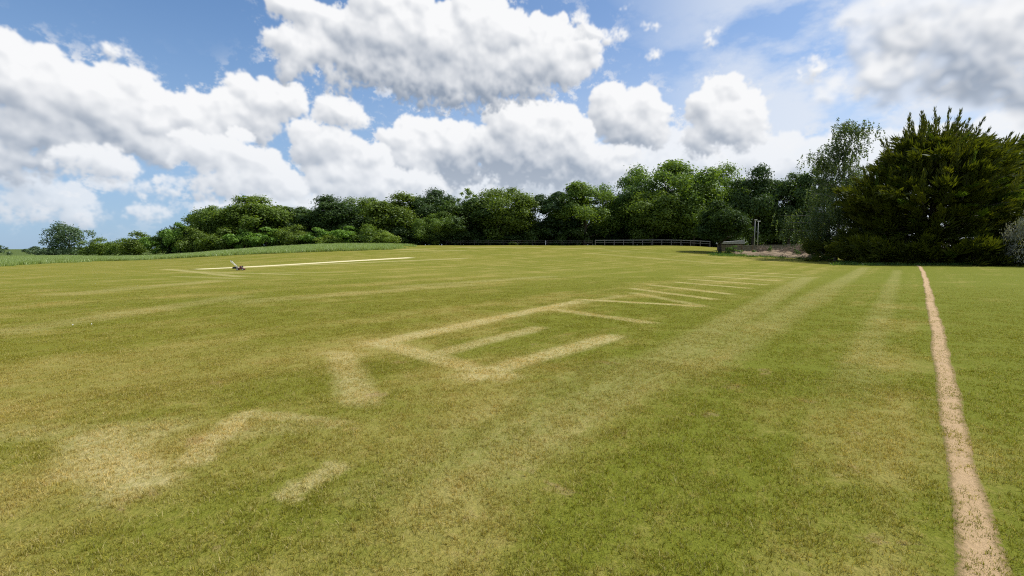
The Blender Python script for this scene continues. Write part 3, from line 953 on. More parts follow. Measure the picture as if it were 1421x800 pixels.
def crown_mesh(name, H, W, base, n_leaf, leaf, r, mat, lobes=34, shape='round', inner=.12, lob=(.20, .36), ragged=.12, squash=.85):
    """crown as many leafy boughs set over an uneven envelope; returns mesh and bough centres"""
    cz, rz = (H + base) / 2, (H - base) / 2
    cs, rs = [], []
    tries = 0
    while len(cs) < lobes and tries < 4000:
        tries += 1
        d = unit(r, 1)[0]
        if d[2] < -.55 and r.random() < .7: continue
        t = (d[2] + 1) / 2
        if shape == 'round': k = 1.0
        elif shape == 'dome': k = 1.0 if t < .55 else 1 - .2 * (t - .55)
        elif shape == 'cone': k = 1.25 - 1.0 * t
        else: k = 1.0
        q = r.uniform(.50, .82) + ragged * r.normal()
        p = np.array([d[0] * W / 2 * q * k, d[1] * W / 2 * q * k, cz + d[2] * rz * min(q + .06, .98)])
        rad = r.uniform(*lob) * W * .62
        if any(np.linalg.norm(p - c) < .55 * rr for c, rr in zip(cs, rs)): continue
        cs.append(p); rs.append(rad)
    cs, rs = np.array(cs), np.array(rs)
    wgt = rs ** 2; wgt = wgt / wgt.sum()
    li = r.choice(len(cs), n_leaf, p=wgt)
    d = unit(r, n_leaf)
    out = cs[li] - np.array([0, 0, cz]); out /= np.linalg.norm(out, axis=1)[:, None] + 1e-9
    d = d + out * .55 + np.array([0, 0, .35]); d /= np.linalg.norm(d, axis=1)[:, None]
    rad = rs[li] * (r.uniform(.55, 1.0, n_leaf) ** .6) * (1 + .22 * r.normal(size=n_leaf))
    inn = r.random(n_leaf) < inner
    rad = np.where(inn, rad * r.random(n_leaf), rad)
    c = cs[li] + d * rad[:, None] * np.array([1, 1, squash])
    c[:, 2] = np.maximum(c[:, 2], base * .8)
    nrm = d + unit(r, n_leaf) * .85 + np.array([0, 0, .25])
    sz = leaf * r.uniform(.6, 1.35, n_leaf)
    v, f = leaf_cloud(c, nrm, sz, r)
    lt = r.random(len(cs))
    tint = np.clip(.25 + .45 * r.random(n_leaf) + .35 * (lt[li] - .4), 0, 1)
    me = np_mesh(name, v, f, {'tint': np.repeat(tint, 4)})
    me.materials.append(mat)
    return me, cs


def trunk_mesh(name, H, base, rad, cs, r, mat, limbs=12, stems=1):
    b = MB()
    for s in range(stems):
        ox, oy = (0, 0) if stems == 1 else r.normal(0, rad * 1.6, 2)
        top = base + (H - base) * r.uniform(.55, .75)
        pts = [(ox * i / 5 * 2 + r.normal(0, .05 * rad * i), oy * i / 5 * 2 + r.normal(0, .05 * rad * i), top * i / 5 - (.15 if i == 0 else 0)) for i in range(6)]
        b.tube(pts, [rad * (1.25 if i == 0 else 1 - .8 * i / 5) / (stems ** .4) for i in range(6)], 8)
    if len(cs):
        for k in r.permutation(len(cs))[:limbs]:
            e = cs[k]
            z0 = max(base * .6, e[2] * r.uniform(.35, .65))
            z0 = min(z0, base + (H - base) * .5)
            p0 = np.array([0, 0, z0]); mid = p0 * .5 + e * .5 + r.normal(0, .06, 3) * H * .3
            mid[2] = max(mid[2], z0)
            b.tube([p0, mid, e], [rad * .42, rad * .26, rad * .08], 5)
    me = bpy.data.meshes.new(name); me.from_pydata(b.v, [], b.f); me.validate()
    for p in me.polygons: p.use_smooth = True
    me.materials.append(mat)
    return me


KINDS = {}


def kind(key, H, W, base, n_leaf, leaf, mat, seed, bark='bark', trunk=True, **kw):
    r = np.random.default_rng(seed)
    limbs = kw.pop('limbs', 12); tr = kw.pop('trunk_r', H * .022); stems = kw.pop('stems', 1)
    cm, cs = crown_mesh('crown', H, W, base, n_leaf, leaf, r, M[mat], **kw)
    tm = trunk_mesh('trunk', H, base, tr, cs, r, M[bark], limbs, stems)
    KINDS[key] = (H, W, cm, tm)


kind('oak', 14, 13, 0.99, 22500, .46, 'mid_leaf', 101, lobes=40)
kind('oak2', 14, 12, 0.9, 22500, .46, 'mid_leaf', 102, lobes=36, shape='dome')
kind('ash', 16, 12, 1.35, 18000, .42, 'bright_leaf', 103, lobes=38, ragged=.16)
kind('ash2', 16, 12, 1.12, 18750, .42, 'bright_leaf', 104, lobes=44, lob=(.17, .30), ragged=.16)
kind('sycamore', 14, 12, 0.9, 24000, .44, 'dark_leaf', 105, lobes=34)
kind('sycamore2', 14, 11, 0.81, 22500, .44, 'dark_leaf', 106, lobes=40, shape='dome')
kind('lime', 16, 10, 0.99, 21000, .42, 'dull_leaf', 107, lobes=40)
kind('airy', 16, 9, 3.0, 5200, .40, 'bright_leaf', 108, lobes=32, lob=(.12, .22), ragged=.2)
kind('dark', 15, 9, 0.54, 21000, .42, 'dark_leaf', 109, lobes=46, lob=(.17, .28), shape='dome')
kind('small', 6, 6, 1.15, 17000, .26, 'shade_leaf', 110, lobes=34, trunk_r=.20)
kind('shrub', 4, 5, .15, 6000, .27, 'hedge_leaf', 111, lobes=30, trunk_r=.06, stems=4, limbs=10, lob=(.14, .26))
kind('shrub2', 4, 5, .15, 6000, .27, 'mid_leaf', 112, lobes=26, trunk_r=.06, stems=4, limbs=10)
kind('gold', 3, 4, .1, 4200, .22, 'gold_leaf', 113, lobes=26, trunk_r=.05, stems=4, limbs=8)
kind('under', 4.5, 7, .0, 8000, .40, 'dark_leaf', 114, lobes=26, trunk_r=.07, stems=4, limbs=8, inner=.3)
kind('farbush', 4, 6, .1, 1600, .5, 'far_leaf', 115, lobes=20, trunk_r=.08, limbs=5)
kind('fartree', 9, 11, 1.2, 4200, .5, 'far_leaf', 116, lobes=26, ragged=.2, trunk_r=.25)
kind('flower', 4.5, 6, .2, 6500, .20, 'flower_leaf', 117, lobes=30, trunk_r=.07, stems=3, limbs=10)
kind('weed', .8, .9, .03, 500, .09, 'weed_leaf', 118, lobes=12, trunk_r=.012, stems=3, limbs=6)


def plant(name, key, cat, label, x, y, H, W, rz=0, group=None, sink=0.0, parts=('crown', 'trunk'), depthk=1.0):
    kH, kW, cm, tm = KINDS[key]
    z = float(gz(x, y)[0]) - sink
    o = empty(name, (x, y, z), rz)
    o.scale = (W / kW, W / kW * depthk, H / kH)
    tag(o, label, cat, group)
    link(parts[0], cm, None, o); link(parts[1], tm, None, o)
    return o


def pplant(name, key, cat, label, px, depth, top, wpx, group=None, parts=('crown', 'trunk'), rz=None, sink=.1):
    """plant seen at photo column px, with its top at photo row top and a crown wpx wide, standing depth metres off"""
    p = at(px, depth)
    H = zat(top, depth) - p[2] + sink
    W = wpx / F * depth * (1.12 if cat == 'tree' else 1.05)
    return plant(name, key, cat, label, p[0], p[1], H, W, rnd.uniform(0, 6.28) if rz is None else rz, group, sink, parts)


rnd = random.Random(4)
WOOD = 'trees of the wood behind the lawn'
# the wood's front rank, left to right: (kind, column, depth, top row, width px, label)
FRONT = [
    ('sycamore2', 258, 128, 316, 60, 'low dark tree at the left end of the wood above the field hedge'),
    ('oak', 306, 126, 283, 62, 'rounded leafy tree starting the tall left end of the wood'),
    ('oak2', 358, 124, 271, 84, 'broad domed green tree, second tall one from the wood left end'),
    ('lime', 418, 127, 280, 56, 'narrower dull green tree between two broad domed ones'),
    ('sycamore', 472, 122, 272, 78, 'dark green broad tree behind the bright hedge bushes'),
    ('oak', 508, 126, 271, 56, 'mid green tree close against the right of the dark broad one'),
    ('oak2', 556, 121, 269, 84, 'broad green tree above the right end of the field hedge'),
    ('sycamore', 604, 124, 265, 66, 'dark rounded crown peeping above its neighbours in the wood centre'),
    ('ash', 600, 114, 292, 44, 'small bright green tree in front of the dark wood centre'),
    ('airy', 655, 124, 261, 40, 'thin airy tree poking up left of the round headed tree by the gap'),
    ('sycamore2', 640, 118, 276, 74, 'dark tree low beside the round headed tree by the gap'),
    ('oak', 700, 117, 262, 78, 'round headed green tree just left of the sky gap in the wood'),
    ('dark', 748, 121, 303, 38, 'low dark tree filling the bottom of the sky gap'),
    ('dark', 776, 118, 254, 66, 'dark pointed tree just right of the sky gap in the wood'),
    ('ash2', 812, 115, 250, 80, 'light green open crowned tree right of the dark pointed one'),
    ('ash', 876, 118, 229, 72, 'tall open tree at the left shoulder of the highest clump'),
    ('ash2', 936, 113, 217, 100, 'tallest bright green tree of the wood, behind the rail fence'),
    ('ash', 984, 116, 228, 70, 'light green tree on the right shoulder of the highest clump'),
    ('oak2', 962, 108, 262, 74, 'fuller lower green tree in front of the highest clump'),
    ('oak', 905, 110, 268, 80, 'spreading green tree standing low behind the white rail fence'),
    ('sycamore', 1044, 107, 240, 62, 'dark round topped tree behind the twin pale poles'),
    ('lime', 1094, 104, 238, 60, 'dark dull tree between the twin poles and the weeping birch'),
    ('dark', 1128, 101, 232, 52, 'very dark tree hidden behind the left side of the birch'),
]
for (k, px, dp, top, w, lab) in FRONT:
    pplant('woodland_tree', k, 'tree', lab, px, dp, top + (6 if px < 560 else 3 if px < 860 else 1), w, WOOD)
# the rank behind, seen only through gaps
for i in range(17):
    px = 290 + i * 51 + rnd.uniform(-12, 12)
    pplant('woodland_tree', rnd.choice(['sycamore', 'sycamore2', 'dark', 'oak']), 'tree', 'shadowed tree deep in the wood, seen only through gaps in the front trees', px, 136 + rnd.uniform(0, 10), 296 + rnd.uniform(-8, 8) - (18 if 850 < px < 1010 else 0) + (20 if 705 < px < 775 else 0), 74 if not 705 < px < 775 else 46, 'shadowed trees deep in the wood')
# undergrowth
for i in range(56):
    px = 545 + i * 10.5 + rnd.uniform(-5, 5)
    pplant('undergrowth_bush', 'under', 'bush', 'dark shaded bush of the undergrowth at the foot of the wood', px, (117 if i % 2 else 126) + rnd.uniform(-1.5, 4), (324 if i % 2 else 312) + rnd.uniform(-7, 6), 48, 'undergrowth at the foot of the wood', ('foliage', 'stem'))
for i in range(20):
    px = 240 + i * 17 + rnd.uniform(-5, 5)
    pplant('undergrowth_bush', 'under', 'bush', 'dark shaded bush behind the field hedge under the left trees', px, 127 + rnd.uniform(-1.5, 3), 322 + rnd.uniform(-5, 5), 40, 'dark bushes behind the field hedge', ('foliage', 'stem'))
# hedge along the field
HEDGE = [
    ('shrub2', 138, 150, 334, 36, 'low hedge bush just right of the lone far tree'),
    ('shrub2', 168, 146, 335, 30, 'smallest low hedge bush between the lone far tree and the wood'),
    ('shrub2', 194, 140, 327, 46, 'rounded dark hedge bush standing alone left of the wood'),
    ('shrub', 226, 132, 326, 40, 'green hedge bush next to the rounded lone one'),
    ('shrub', 250, 124, 314, 40, 'taller pointed green bush at the hedge left end'),
    ('shrub2', 272, 118, 322, 44, 'dark trimmed hedge bush at the left end of the hedge'),
    ('shrub2', 308, 117, 322, 48, 'dark hedge bush below the first tall tree'),
    ('shrub', 338, 116, 322, 44, 'mid green hedge bush below the broad domed tree'),
    ('shrub', 370, 115, 319, 52, 'bright green hedge bush with pale spiky top'),
    ('shrub2', 408, 114, 317, 50, 'dark green hedge bush at the middle of the hedge'),
    ('shrub', 440, 113, 319, 44, 'tall lively green hedge bush below the dark broad tree'),
    ('gold', 458, 110, 328, 34, 'small yellow green bush in front of the hedge'),
    ('shrub', 486, 112, 317, 50, 'bright bushy hedge plant left of the rightmost hedge bushes'),
    ('shrub2', 516, 111, 316, 44, 'large dark hedge bush near the hedge right end'),
    ('gold', 537, 109, 325, 34, 'rounded yellow green bush at the right end of the hedge'),
]
for (k, px, dp, top, w, lab) in HEDGE:
    pplant('hedge_bush', k, 'bush', lab, px, dp, top, w, 'bushes of the hedge along the field', ('foliage', 'stem'))
pplant('sapling', 'shrub2', 'bush', 'tiny lone bush on the lawn edge before the dark wood', 604, 112, 334, 9, None, ('foliage', 'stem'))
pplant('weed_clump', 'gold', 'bush', 'low pale green clump by the gap at the edge of the wood', 712, 113, 336, 15, None, ('foliage', 'stem'))
# far off on the left
pplant('lone_tree', 'fartree', 'tree', 'lone spreading tree far off at the left edge of the field', 97, 190, 315, 50, None)
pplant('far_bush', 'farbush', 'bush', 'distant round bush cut by the left edge of the picture', -2, 210, 343, 22, None, ('foliage', 'stem'))
pplant('far_bush', 'farbush', 'bush', 'small distant olive bush on the skyline left of the lone tree', 47, 260, 344, 20, None, ('foliage', 'stem'))
for i in range(7):
    pplant('far_hedge_bush', 'farbush', 'bush', 'dark bush of the low far hedge under the lone tree', 62 + i * 12, 215 + i * 2, 345.5 - i * .3, 18, 'low far hedge under the lone tree', ('foliage', 'stem'))

# small tree with a dark trunk in front of the timber fence
pplant('small_tree', 'small', 'tree', 'small round dark tree with a short thick trunk in front of the timber fence', 999, 74, 288, 62, None)

# ------------------------------------------------------------------ birch
def birch(px, depth, top, wpx, label, seed, n_str=3200):
    r = np.random.default_rng(seed)
    p = at(px, depth); H = zat(top, depth) - p[2]; W = wpx / F * depth
    o = empty('birch_tree', (p[0], p[1], p[2] - .1)); tag(o, label, 'tree')
    b = MB()
    ax = [np.array([r.normal(0, .12) * i, r.normal(0, .12) * i, H * .97 * i / 8]) for i in range(9)]
    b.tube(ax, [.24 * (1 - .93 * i / 8) for i in range(9)], 8)
    C, N, S, T = [], [], [], []
    for k in range(130):
        t = r.uniform(.06, .98) ** .85
        p0 = ax[min(7, int(t * 8))] * (1 - (t * 8 % 1)) + ax[min(8, int(t * 8) + 1)] * (t * 8 % 1)
        a = r.uniform(0, 6.283)
        env = W / 2 * (1.0 - .62 * max(0, t - .30) / .70) * r.uniform(.45, 1.12)
        rise = H * r.uniform(.05, .13)
        e = p0 + np.array([math.cos(a) * env, math.sin(a) * env, rise * (1 - .4 * t)])
        mid = (p0 + e) / 2 + np.array([0, 0, rise * .35])
        b.tube([p0, mid, e], [.06 * (1.1 - t), .035, .012], 5)
        for s in range(int((n_str // 130) * (1.25 - .75 * t))):
            u = r.uniform(.3, 1.05)
            q = (1-u)**2 * p0 + 2*u*(1-u) * mid + u*u * e + r.normal(0, .32, 3)
            ln = r.uniform(.5, 2.2) * (1.15 - .6 * t)
            m = int(ln / .075)
            zz = np.arange(m) * .075
            sw = r.normal(0, .12, 2)
            pts = q + np.stack([sw[0] * zz + .05 * np.sin(zz * 5), sw[1] * zz, -zz], 1) + r.normal(0, .06, (m, 3))
            C.append(pts); T.append(np.full(m, r.random()))
    C = np.concatenate(C); T = np.concatenate(T)
    C[:, 2] = np.maximum(C[:, 2], .5)
    n = len(C)
    v, f = leaf_cloud(C, unit(r, n), .20 * r.uniform(.7, 1.4, n), r)
    me = np_mesh('crown', v, f, {'tint': np.repeat(np.clip(.6 * r.random(n) + .4 * T, 0, 1), 4)})
    link('crown', me, M['birch_leaf'], o)
    b.build('trunk', M['pale_bark'], o, smooth=True)
    return o


birch(1160, 62, 173, 138, 'tall weeping birch with thin drooping grey green twigs left of the big conifer', 31)

# ------------------------------------------------------------------ big conifer
def cypress(px, depth, top, wpx, label, seed, n=1150, right=1.0):
    r = np.random.default_rng(seed)
    p = at(px, depth); H = zat(top, depth) - p[2]; RW = wpx / F * depth / 2
    o = empty('conifer_tree', (p[0], p[1], p[2] - .1)); tag(o, label, 'tree')
    env_t = np.array([0, .08, .25, .45, .62, .78, .9, 1.0]); env_r = np.array([.92, 1.0, 1.0, .88, .70, .50, .36, .24])
    wind = np.array([.75, .1, 0])
    V, FA, TI = [[], []], [[], []], [[], []]
    off = [0, 0]
    b = MB()
    for s in range(5):                                           # several upright stems
        sx, sy = r.normal(0, 1.0, 2) * (s > 0)
        b.tube([(sx*.3, sy*.3, -.1), (sx*.8, sy*.8, H*.25), (sx*1.6, sy*1.6, H*.6), (sx*2.2 + .5, sy*2.2, H*.82)], [.55 if s == 0 else .3, .4 if s == 0 else .22, .16, .04], 7)
    def spray(which, start, mid, end, ns, spread, size, bt):
        u = r.uniform(.05, 1.0, ns) ** .8
        uu = u[:, None]
        ctr = (1-uu)**2 * start + 2*uu*(1-uu) * mid + uu*uu * end
        tan = 2*(1-uu) * (mid - start) + 2*uu * (end - mid); tan /= np.linalg.norm(tan, axis=1)[:, None] + 1e-9
        side = unit(r, ns); side -= tan * (side * tan).sum(1)[:, None]; side /= np.linalg.norm(side, axis=1)[:, None] + 1e-9
        side[:, 2] *= .45
        width = spread * (.25 + .9 * (1 - u))
        bp = ctr + side * (width * r.random(ns))[:, None] * .6
        d = tan * .8 + side * (.75 * (1.1 - u))[:, None] + np.array([0, 0, .22]) + unit(r, ns) * .28
        d /= np.linalg.norm(d, axis=1)[:, None]
        ln = size * (1.1 - .45 * u) * r.uniform(.4, 1.15, ns); w = ln * r.uniform(.06, .13, ns)
        wv = np.cross(d, unit(r, ns)); wv /= np.linalg.norm(wv, axis=1)[:, None] + 1e-9
        tip = bp + d * ln[:, None] + np.array([0, 0, .05]) * r.uniform(-.6, 1.6, (ns, 1))
        m1 = bp + d * ln[:, None] * .42
        vv = np.stack([bp, m1 + wv * w[:, None], tip, m1 - wv * w[:, None]], 1).reshape(-1, 3)
        i = np.arange(ns)[:, None] * 4
        FA[which].append(np.concatenate([i + np.array([0, 1, 2]), i + np.array([0, 2, 3])], 0) + off[which])
        V[which].append(vv); off[which] += len(vv)
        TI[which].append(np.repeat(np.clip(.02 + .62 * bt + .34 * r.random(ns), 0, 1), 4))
    # lumps over the outline, so that it is no smooth dome
    la = r.uniform(0, 6.283, 26); lt = r.uniform(.05, .9, 26); lw = r.normal(0, .11, 26)
    def outline(a, t):
        q = np.cos(a - la) * .5 + .5
        return np.interp(t, env_t, env_r) * (1 + float((lw * q ** 6 * np.exp(-((t - lt) / .14) ** 2)).sum()))
    for k in range(n):
        t = ((k + .5) / n) ** .86
        a = r.uniform(0, 6.283)
        ca, sa = math.cos(a), math.sin(a)
        dep = r.uniform(.42, 1.0) ** .55                     # how far out this bough ends
        rad = RW * outline(a, t) * dep * r.uniform(.88, 1.10) * (1 + (right - 1) * (1 - t) if ca > 0 else 1)
        ze = max(.35, H * t * .84)
        L = r.uniform(1.6, 3.6) * (1.1 - .35 * t)
        el = R(r.uniform(-24, 16) + 44 * t ** 1.2)
        lead = t > .58 and r.random() < .62
        if lead: el = R(r.uniform(55, 85)); L = r.uniform(2.0, 3.8); ze = H * t * .84 + r.uniform(0, .08) * H
        out = np.array([ca, sa, 0]) + unit(r, 1)[0] * np.array([.35, .35, 0])
        dirv = np.array([out[0] * math.cos(el), out[1] * math.cos(el), math.sin(el)])
        dirv = dirv + wind * (.12 + .95 * t * max(0, ca + .3)); dirv /= np.linalg.norm(dirv)
        end = np.array([ca * rad, sa * rad, ze])
        start = end - dirv * L
        start[2] = max(start[2], .3)
        mid = (start + end) / 2 - np.array([0, 0, L * r.uniform(.04, .14)])
        if k % 3 == 0:
            base_ = np.array([start[0] * .15, start[1] * .15, max(.3, start[2] - .9)])
            b.tube([base_, start, mid, end], [.07, .05, .03, .01], 4, cap=False)
        which = 1 if (ca > .25 and t < .66 and r.random() < .8) or r.random() < .14 else 0
        bt = r.random() ** 1.3
        spray(which, start, mid, end, int(75 + L * 38), 1.05 - .45 * t if not lead else .34, .66 - .2 * t, bt)
    # leaders standing out of the top, blown over towards the right
    for (lx, ly, slant) in ((1196, 236, -.45), (1208, 212, -.35), (1222, 192, -.25), (1236, 181, -.15), (1248, 160, -.05), (1261, 173, .05), (1270, 160, .05), (1279, 151, .05), (1288, 149, .08), (1296, 154, .12), (1305, 158, .2), (1316, 164, .38), (1327, 151, .45), (1337, 168, .5), (1350, 170, .62), (1361, 178, .7), (1374, 190, .8), (1388, 198, .8), (1400, 214, .9), (1412, 232, 1.0)):
        for rep_ in range(2):
            tipx = (lx - px) / F * depth + (r.normal(0, .3) if rep_ else 0)
            tipz = zat(ly, depth) - p[2] - (r.uniform(.3, 1.3) if rep_ else 0)
            tipy = r.normal(0, 1.3)
            L = r.uniform(3.2, 5.0)
            dv = np.array([slant, r.normal(0, .08), 1.0]); dv /= np.linalg.norm(dv)
            end = np.array([tipx, tipy, tipz]); start = end - dv * L - np.array([tipx * .12, tipy * .2, 0])
            mid = (start + end) / 2 + np.array([.10 * slant, 0, -.35 * slant])
            b.tube([start - np.array([start[0] * .45, start[1] * .5, 2.0]), start, mid, end], [.10, .07, .04, .012], 5, cap=False)
            spray(0, start, mid, end, 230, .62, .60, r.random() * .9)
    # the dense inside and the skirts on the ground
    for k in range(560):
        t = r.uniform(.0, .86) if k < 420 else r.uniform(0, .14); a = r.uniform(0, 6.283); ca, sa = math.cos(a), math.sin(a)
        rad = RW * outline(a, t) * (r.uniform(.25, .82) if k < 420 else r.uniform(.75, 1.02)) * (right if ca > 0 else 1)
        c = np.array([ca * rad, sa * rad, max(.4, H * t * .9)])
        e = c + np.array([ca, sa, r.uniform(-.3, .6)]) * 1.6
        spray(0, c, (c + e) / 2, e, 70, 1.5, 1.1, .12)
    allv = np.concatenate(V[0] + V[1]); fa = np.concatenate(FA[0] + [f + off[0] for f in FA[1]])
    allv[:, 2] = np.maximum(allv[:, 2], .12)
    me = np_mesh('crown', allv, fa, {'tint': np.concatenate(TI[0] + TI[1])})
    me.materials.append(M['cypress_leaf']); me.materials.append(M['cypress_green'])
    nf0 = sum(len(f) for f in FA[0])
    mi = np.zeros(len(fa), np.int32); mi[nf0:] = 1
    if len(me.polygons) == len(mi): me.polygons.foreach_set('material_index', mi)
    link('crown', me, None, o)
    b.build('trunk', M['bark'], o, smooth=True)
    return o


cypress(1292, 55, 152, 262, 'huge dark feathery conifer with golden tips at the right of the lawn', 51, right=1.22)
pplant('background_tree', 'lime', 'tree', 'dull green tree showing behind the right side of the huge conifer', 1408, 72, 190, 110, None)
pplant('flowering_shrub', 'flower', 'bush', 'pale flowering shrub under the right side of the huge conifer', 1432, 44.5, 294, 50, None, ('foliage', 'stem'))
# ------------------------------------------------------------------ fences
def rail_fence():
    A, B = at(826, 106), at(985, 104)
    o = empty('rail_fence', (A[0], A[1], float(gz(A[0], A[1])[0])))
    tag(o, 'long post and rail fence with a pale top rail in front of the tallest trees', 'fence')
    n = 13
    P = [np.array([A[0] + (B[0]-A[0])*t, A[1] + (B[1]-A[1])*t, 0]) for t in np.linspace(0, 1, n)]
    for q in P: q[2] = gz(q[0], q[1])[0]
    og = np.array(o.location)
    for q in P:
        l = q - og
        MB().box((l[0], l[1], l[2] + .53), (.13, .13, 1.26)).build('post', M['wood'], o, .01)
    for (hz, mt, th) in ((1.08, 'pale_wood', .13), (.62, 'wood', .08)):
        rl = MB()
        for a_, b_ in zip(P[:-1], P[1:]):
            a2, b2 = a_ - og, b_ - og
            d = Vector(b2 - a2); ang = math.atan2(d.y, d.x)
            c = Vector((a2 + b2) / 2) + Vector((0, -.09, hz))
            rl.box(c, (d.length - .004, .045, th), Matrix.Rotation(ang, 3, 'Z') @ Matrix.Rotation(-math.asin(d.z / d.length), 3, 'Y'))
        rl.build('rail', M[mt], o)
    return o


rail_fence()


def wire_fence():
    A, B = at(620, 114), at(822, 108)
    o = empty('wire_fence', (A[0], A[1], float(gz(A[0], A[1])[0])))
    tag(o, 'faint low fence with thin dark posts along the dark wood left of the rail fence', 'fence')
    og = np.array(o.location)
    P = [np.array([A[0] + (B[0]-A[0])*t, A[1] + (B[1]-A[1])*t, 0]) for t in np.linspace(0, 1, 11)]
    for q in P:
        q[2] = gz(q[0], q[1])[0]; l = q - og
        MB().box((l[0], l[1], l[2] + .5), (.1, .1, 1.2)).build('post', M['dark_wood'], o)
    rl = MB()
    for a_, b_ in zip(P[:-1], P[1:]):
        for hz in (.95, .55):
            rl.tube([a_ - og + np.array([0, 0, hz]), b_ - og + np.array([0, 0, hz])], .025, 5)
    rl.build('rail', M['wood'], o)


wire_fence()
p = at(757, 112)
wp = empty('marker_post', (p[0], p[1], p[2])); tag(wp, 'short white post at the edge of the dark wood', 'post')
MB().tube([(0, 0, -.1), (0, 0, .95)], .085, 10).build('post_shaft', M['white'], wp)
MB().tube([(0, 0, .95), (0, 0, 1.06)], [.10, .05], 10).build('cap', M['white'], wp)


def panel_fence():
    pts = [at(1000, 77), at(1044, 77), at(1092, 76.5), at(1146, 76), at(1200, 76)]
    o = empty('timber_fence', (pts[0][0], pts[0][1], pts[0][2])); tag(o, 'grey close boarded timber fence between the small tree and the birch', 'fence')
    og = np.array(o.location)
    top = [zat(t_, q[1]) for t_, q in zip((341, 340.5, 340, 339.5, 339.5), pts)]
    for i in range(len(pts) - 1):
        a, b_ = pts[i], pts[i + 1]
        n = 3
        for j in range(n):
            s, e = a + (b_ - a) * j / n, a + (b_ - a) * (j + 1) / n
            zs = float(gz(s[0], s[1])[0]); zt = top[i]
            d = Vector((e[0]-s[0], e[1]-s[1], 0)); ang = math.atan2(d.y, d.x); L = d.length - .12
            m = Matrix.Rotation(ang, 3, 'Z'); c0 = Vector(s) + d/2
            pn = MB(); nb = int(L / .15)
            for q in range(nb):
                off = m @ Vector(((q + .5) * L / nb - L/2, (.012 if q % 2 else 0), 0))
                pn.box((c0.x + off.x - og[0], c0.y + off.y - og[1], (zs + zt) / 2 - og[2] - .02), (L / nb - .006, .022, zt - zs - .06 + rnd.uniform(-.02, .01)), m)
            po = pn.build('panel', M['wood'], o)
            cp_ = MB(); cp_.box((c0.x - og[0], c0.y - og[1], zt - og[2] + .005), (L, .11, .06), m)
            cp_.build('capping', M['pale_wood'], po)
            MB().box((s[0] - og[0], s[1] - og[1], (zs + zt)/2 - og[2]), (.11, .11, zt - zs + .1), m).build('post', M['brown_wood' if (i, j) in ((0, 2), (1, 0)) else 'wood'], o)
    return o


panel_fence()


def shed():
    p = at(1013, 81); g_ = float(gz(p[0], p[1])[0])
    o = empty('shed', (p[0], p[1], g_), R(-6)); tag(o, 'low dark timber shed with a pale sheet roof behind the small tree', 'shed')
    zt = zat(339, 81) - g_
    w = MB()
    w.box((0, 0, zt/2), (3.2, 2.6, zt)); w.build('wall', M['dark_wood'], o)
    Z = zat(334.2, 81) - g_
    rf = MB(); rf.prism([(-1.75, zt), (1.75, zt), (1.7, Z), (-1.7, zt + (Z - zt) * .55)], -1.5, 1.5)
    rf.build('roof', M['roof'], o)
    MB().box((.9, -1.325, zt * .48), (.8, .05, zt * .9)).build('door', M['brown_wood'], o)
    return o


shed()


def poles():
    for px, top, lab in ((1046.5, 305, 'taller left pole of the pale pair behind the timber fence'), (1051, 307, 'shorter right pole of the pale pair behind the timber fence')):
        p = at(px, 84); H = zat(top, 84) - p[2]
        o = empty('lamp_pole', tuple(p)); tag(o, lab, 'pole', 'pair of pale poles behind the timber fence')
        MB().tube([(0, 0, -.2), (0, 0, H)], [.065, .045], 10).build('shaft', M['pole'], o, smooth=True)
        MB().box((.10, -.03, H - .06), (.42, .16, .14)).build('lamp_head', M['white'], o, .01)
        MB().box((.14, 0, H * .62), (.3, .08, .08)).build('bracket', M['pole'], o)


poles()

# heap of earth and cut brush
def heap():
    r = np.random.default_rng(77)
    A, B = at(1015, 71), at(1150, 66)
    n, m = 60, 22
    u = np.linspace(0, 1, n); v = np.linspace(-1, 1, m)
    X = A[0] + (B[0]-A[0]) * u[:, None] + 0 * v; Y = A[1] + (B[1]-A[1]) * u[:, None] + v[None] * 2.6
    prof = (1 - v[None]**2) * np.sin(np.pi * np.clip(u, .0, 1))[:, None] ** .6
    bump = sum(np.sin(X * f + i) * np.cos(Y * f * 1.3 + i * 2) / (i + 1) for i, f in enumerate((.9, 1.9, 3.7, 6.1)))
    Z = gz(X.ravel(), Y.ravel()).reshape(X.shape) - .06 + prof * (.85 + .25 * bump)
    id_ = np.arange(n * m).reshape(n, m)
    f = np.stack([id_[:-1, :-1], id_[:-1, 1:], id_[1:, 1:], id_[1:, :-1]], -1).reshape(-1, 4)[:, ::-1]
    o = link('earth_heap', np_mesh('earth_heap', np.stack([X, Y, Z], -1).reshape(-1, 3), f, smooth=True), M['soil'])
    tag(o, 'low bank of bare reddish earth in front of the grey timber fence', 'earth bank')
    spots = [(1112, 69, 5.0, 1.25, 'tangled heap of cut branches on the earth bank near the birch'), (1060, 70, 2.2, .75, 'small pile of dead twigs in the middle of the earth bank'), (1086, 69, 1.8, .7, 'brown twig pile between the two other brush piles on the earth bank')]
    for (px, dp, wd, ht, lab) in spots:
        p = at(px, dp); b = MB()
        for k in range(int(90 * wd)):
            a = r.uniform(0, 6.28); q = np.array([r.normal(0, wd * .24), r.normal(0, .7), 0])
            h = ht * math.exp(-(q[0] / (wd * .42))**2) * r.uniform(.1, 1)
            d = np.array([math.cos(a), math.sin(a), r.normal(.1, .4)]) * r.uniform(.3, .8)
            b.tube([q + [0, 0, h], q + d * .5 + [0, 0, h + .06 * r.normal()], q + d + [0, 0, h + .1 * r.normal()]], [.022, .015, .006], 4, cap=False)
        o = b.build('brush_pile', M['twig']); tag(o, lab, 'brush pile')
        o.location = (p[0], p[1], float(gz(p[0], p[1])[0]) + .45)


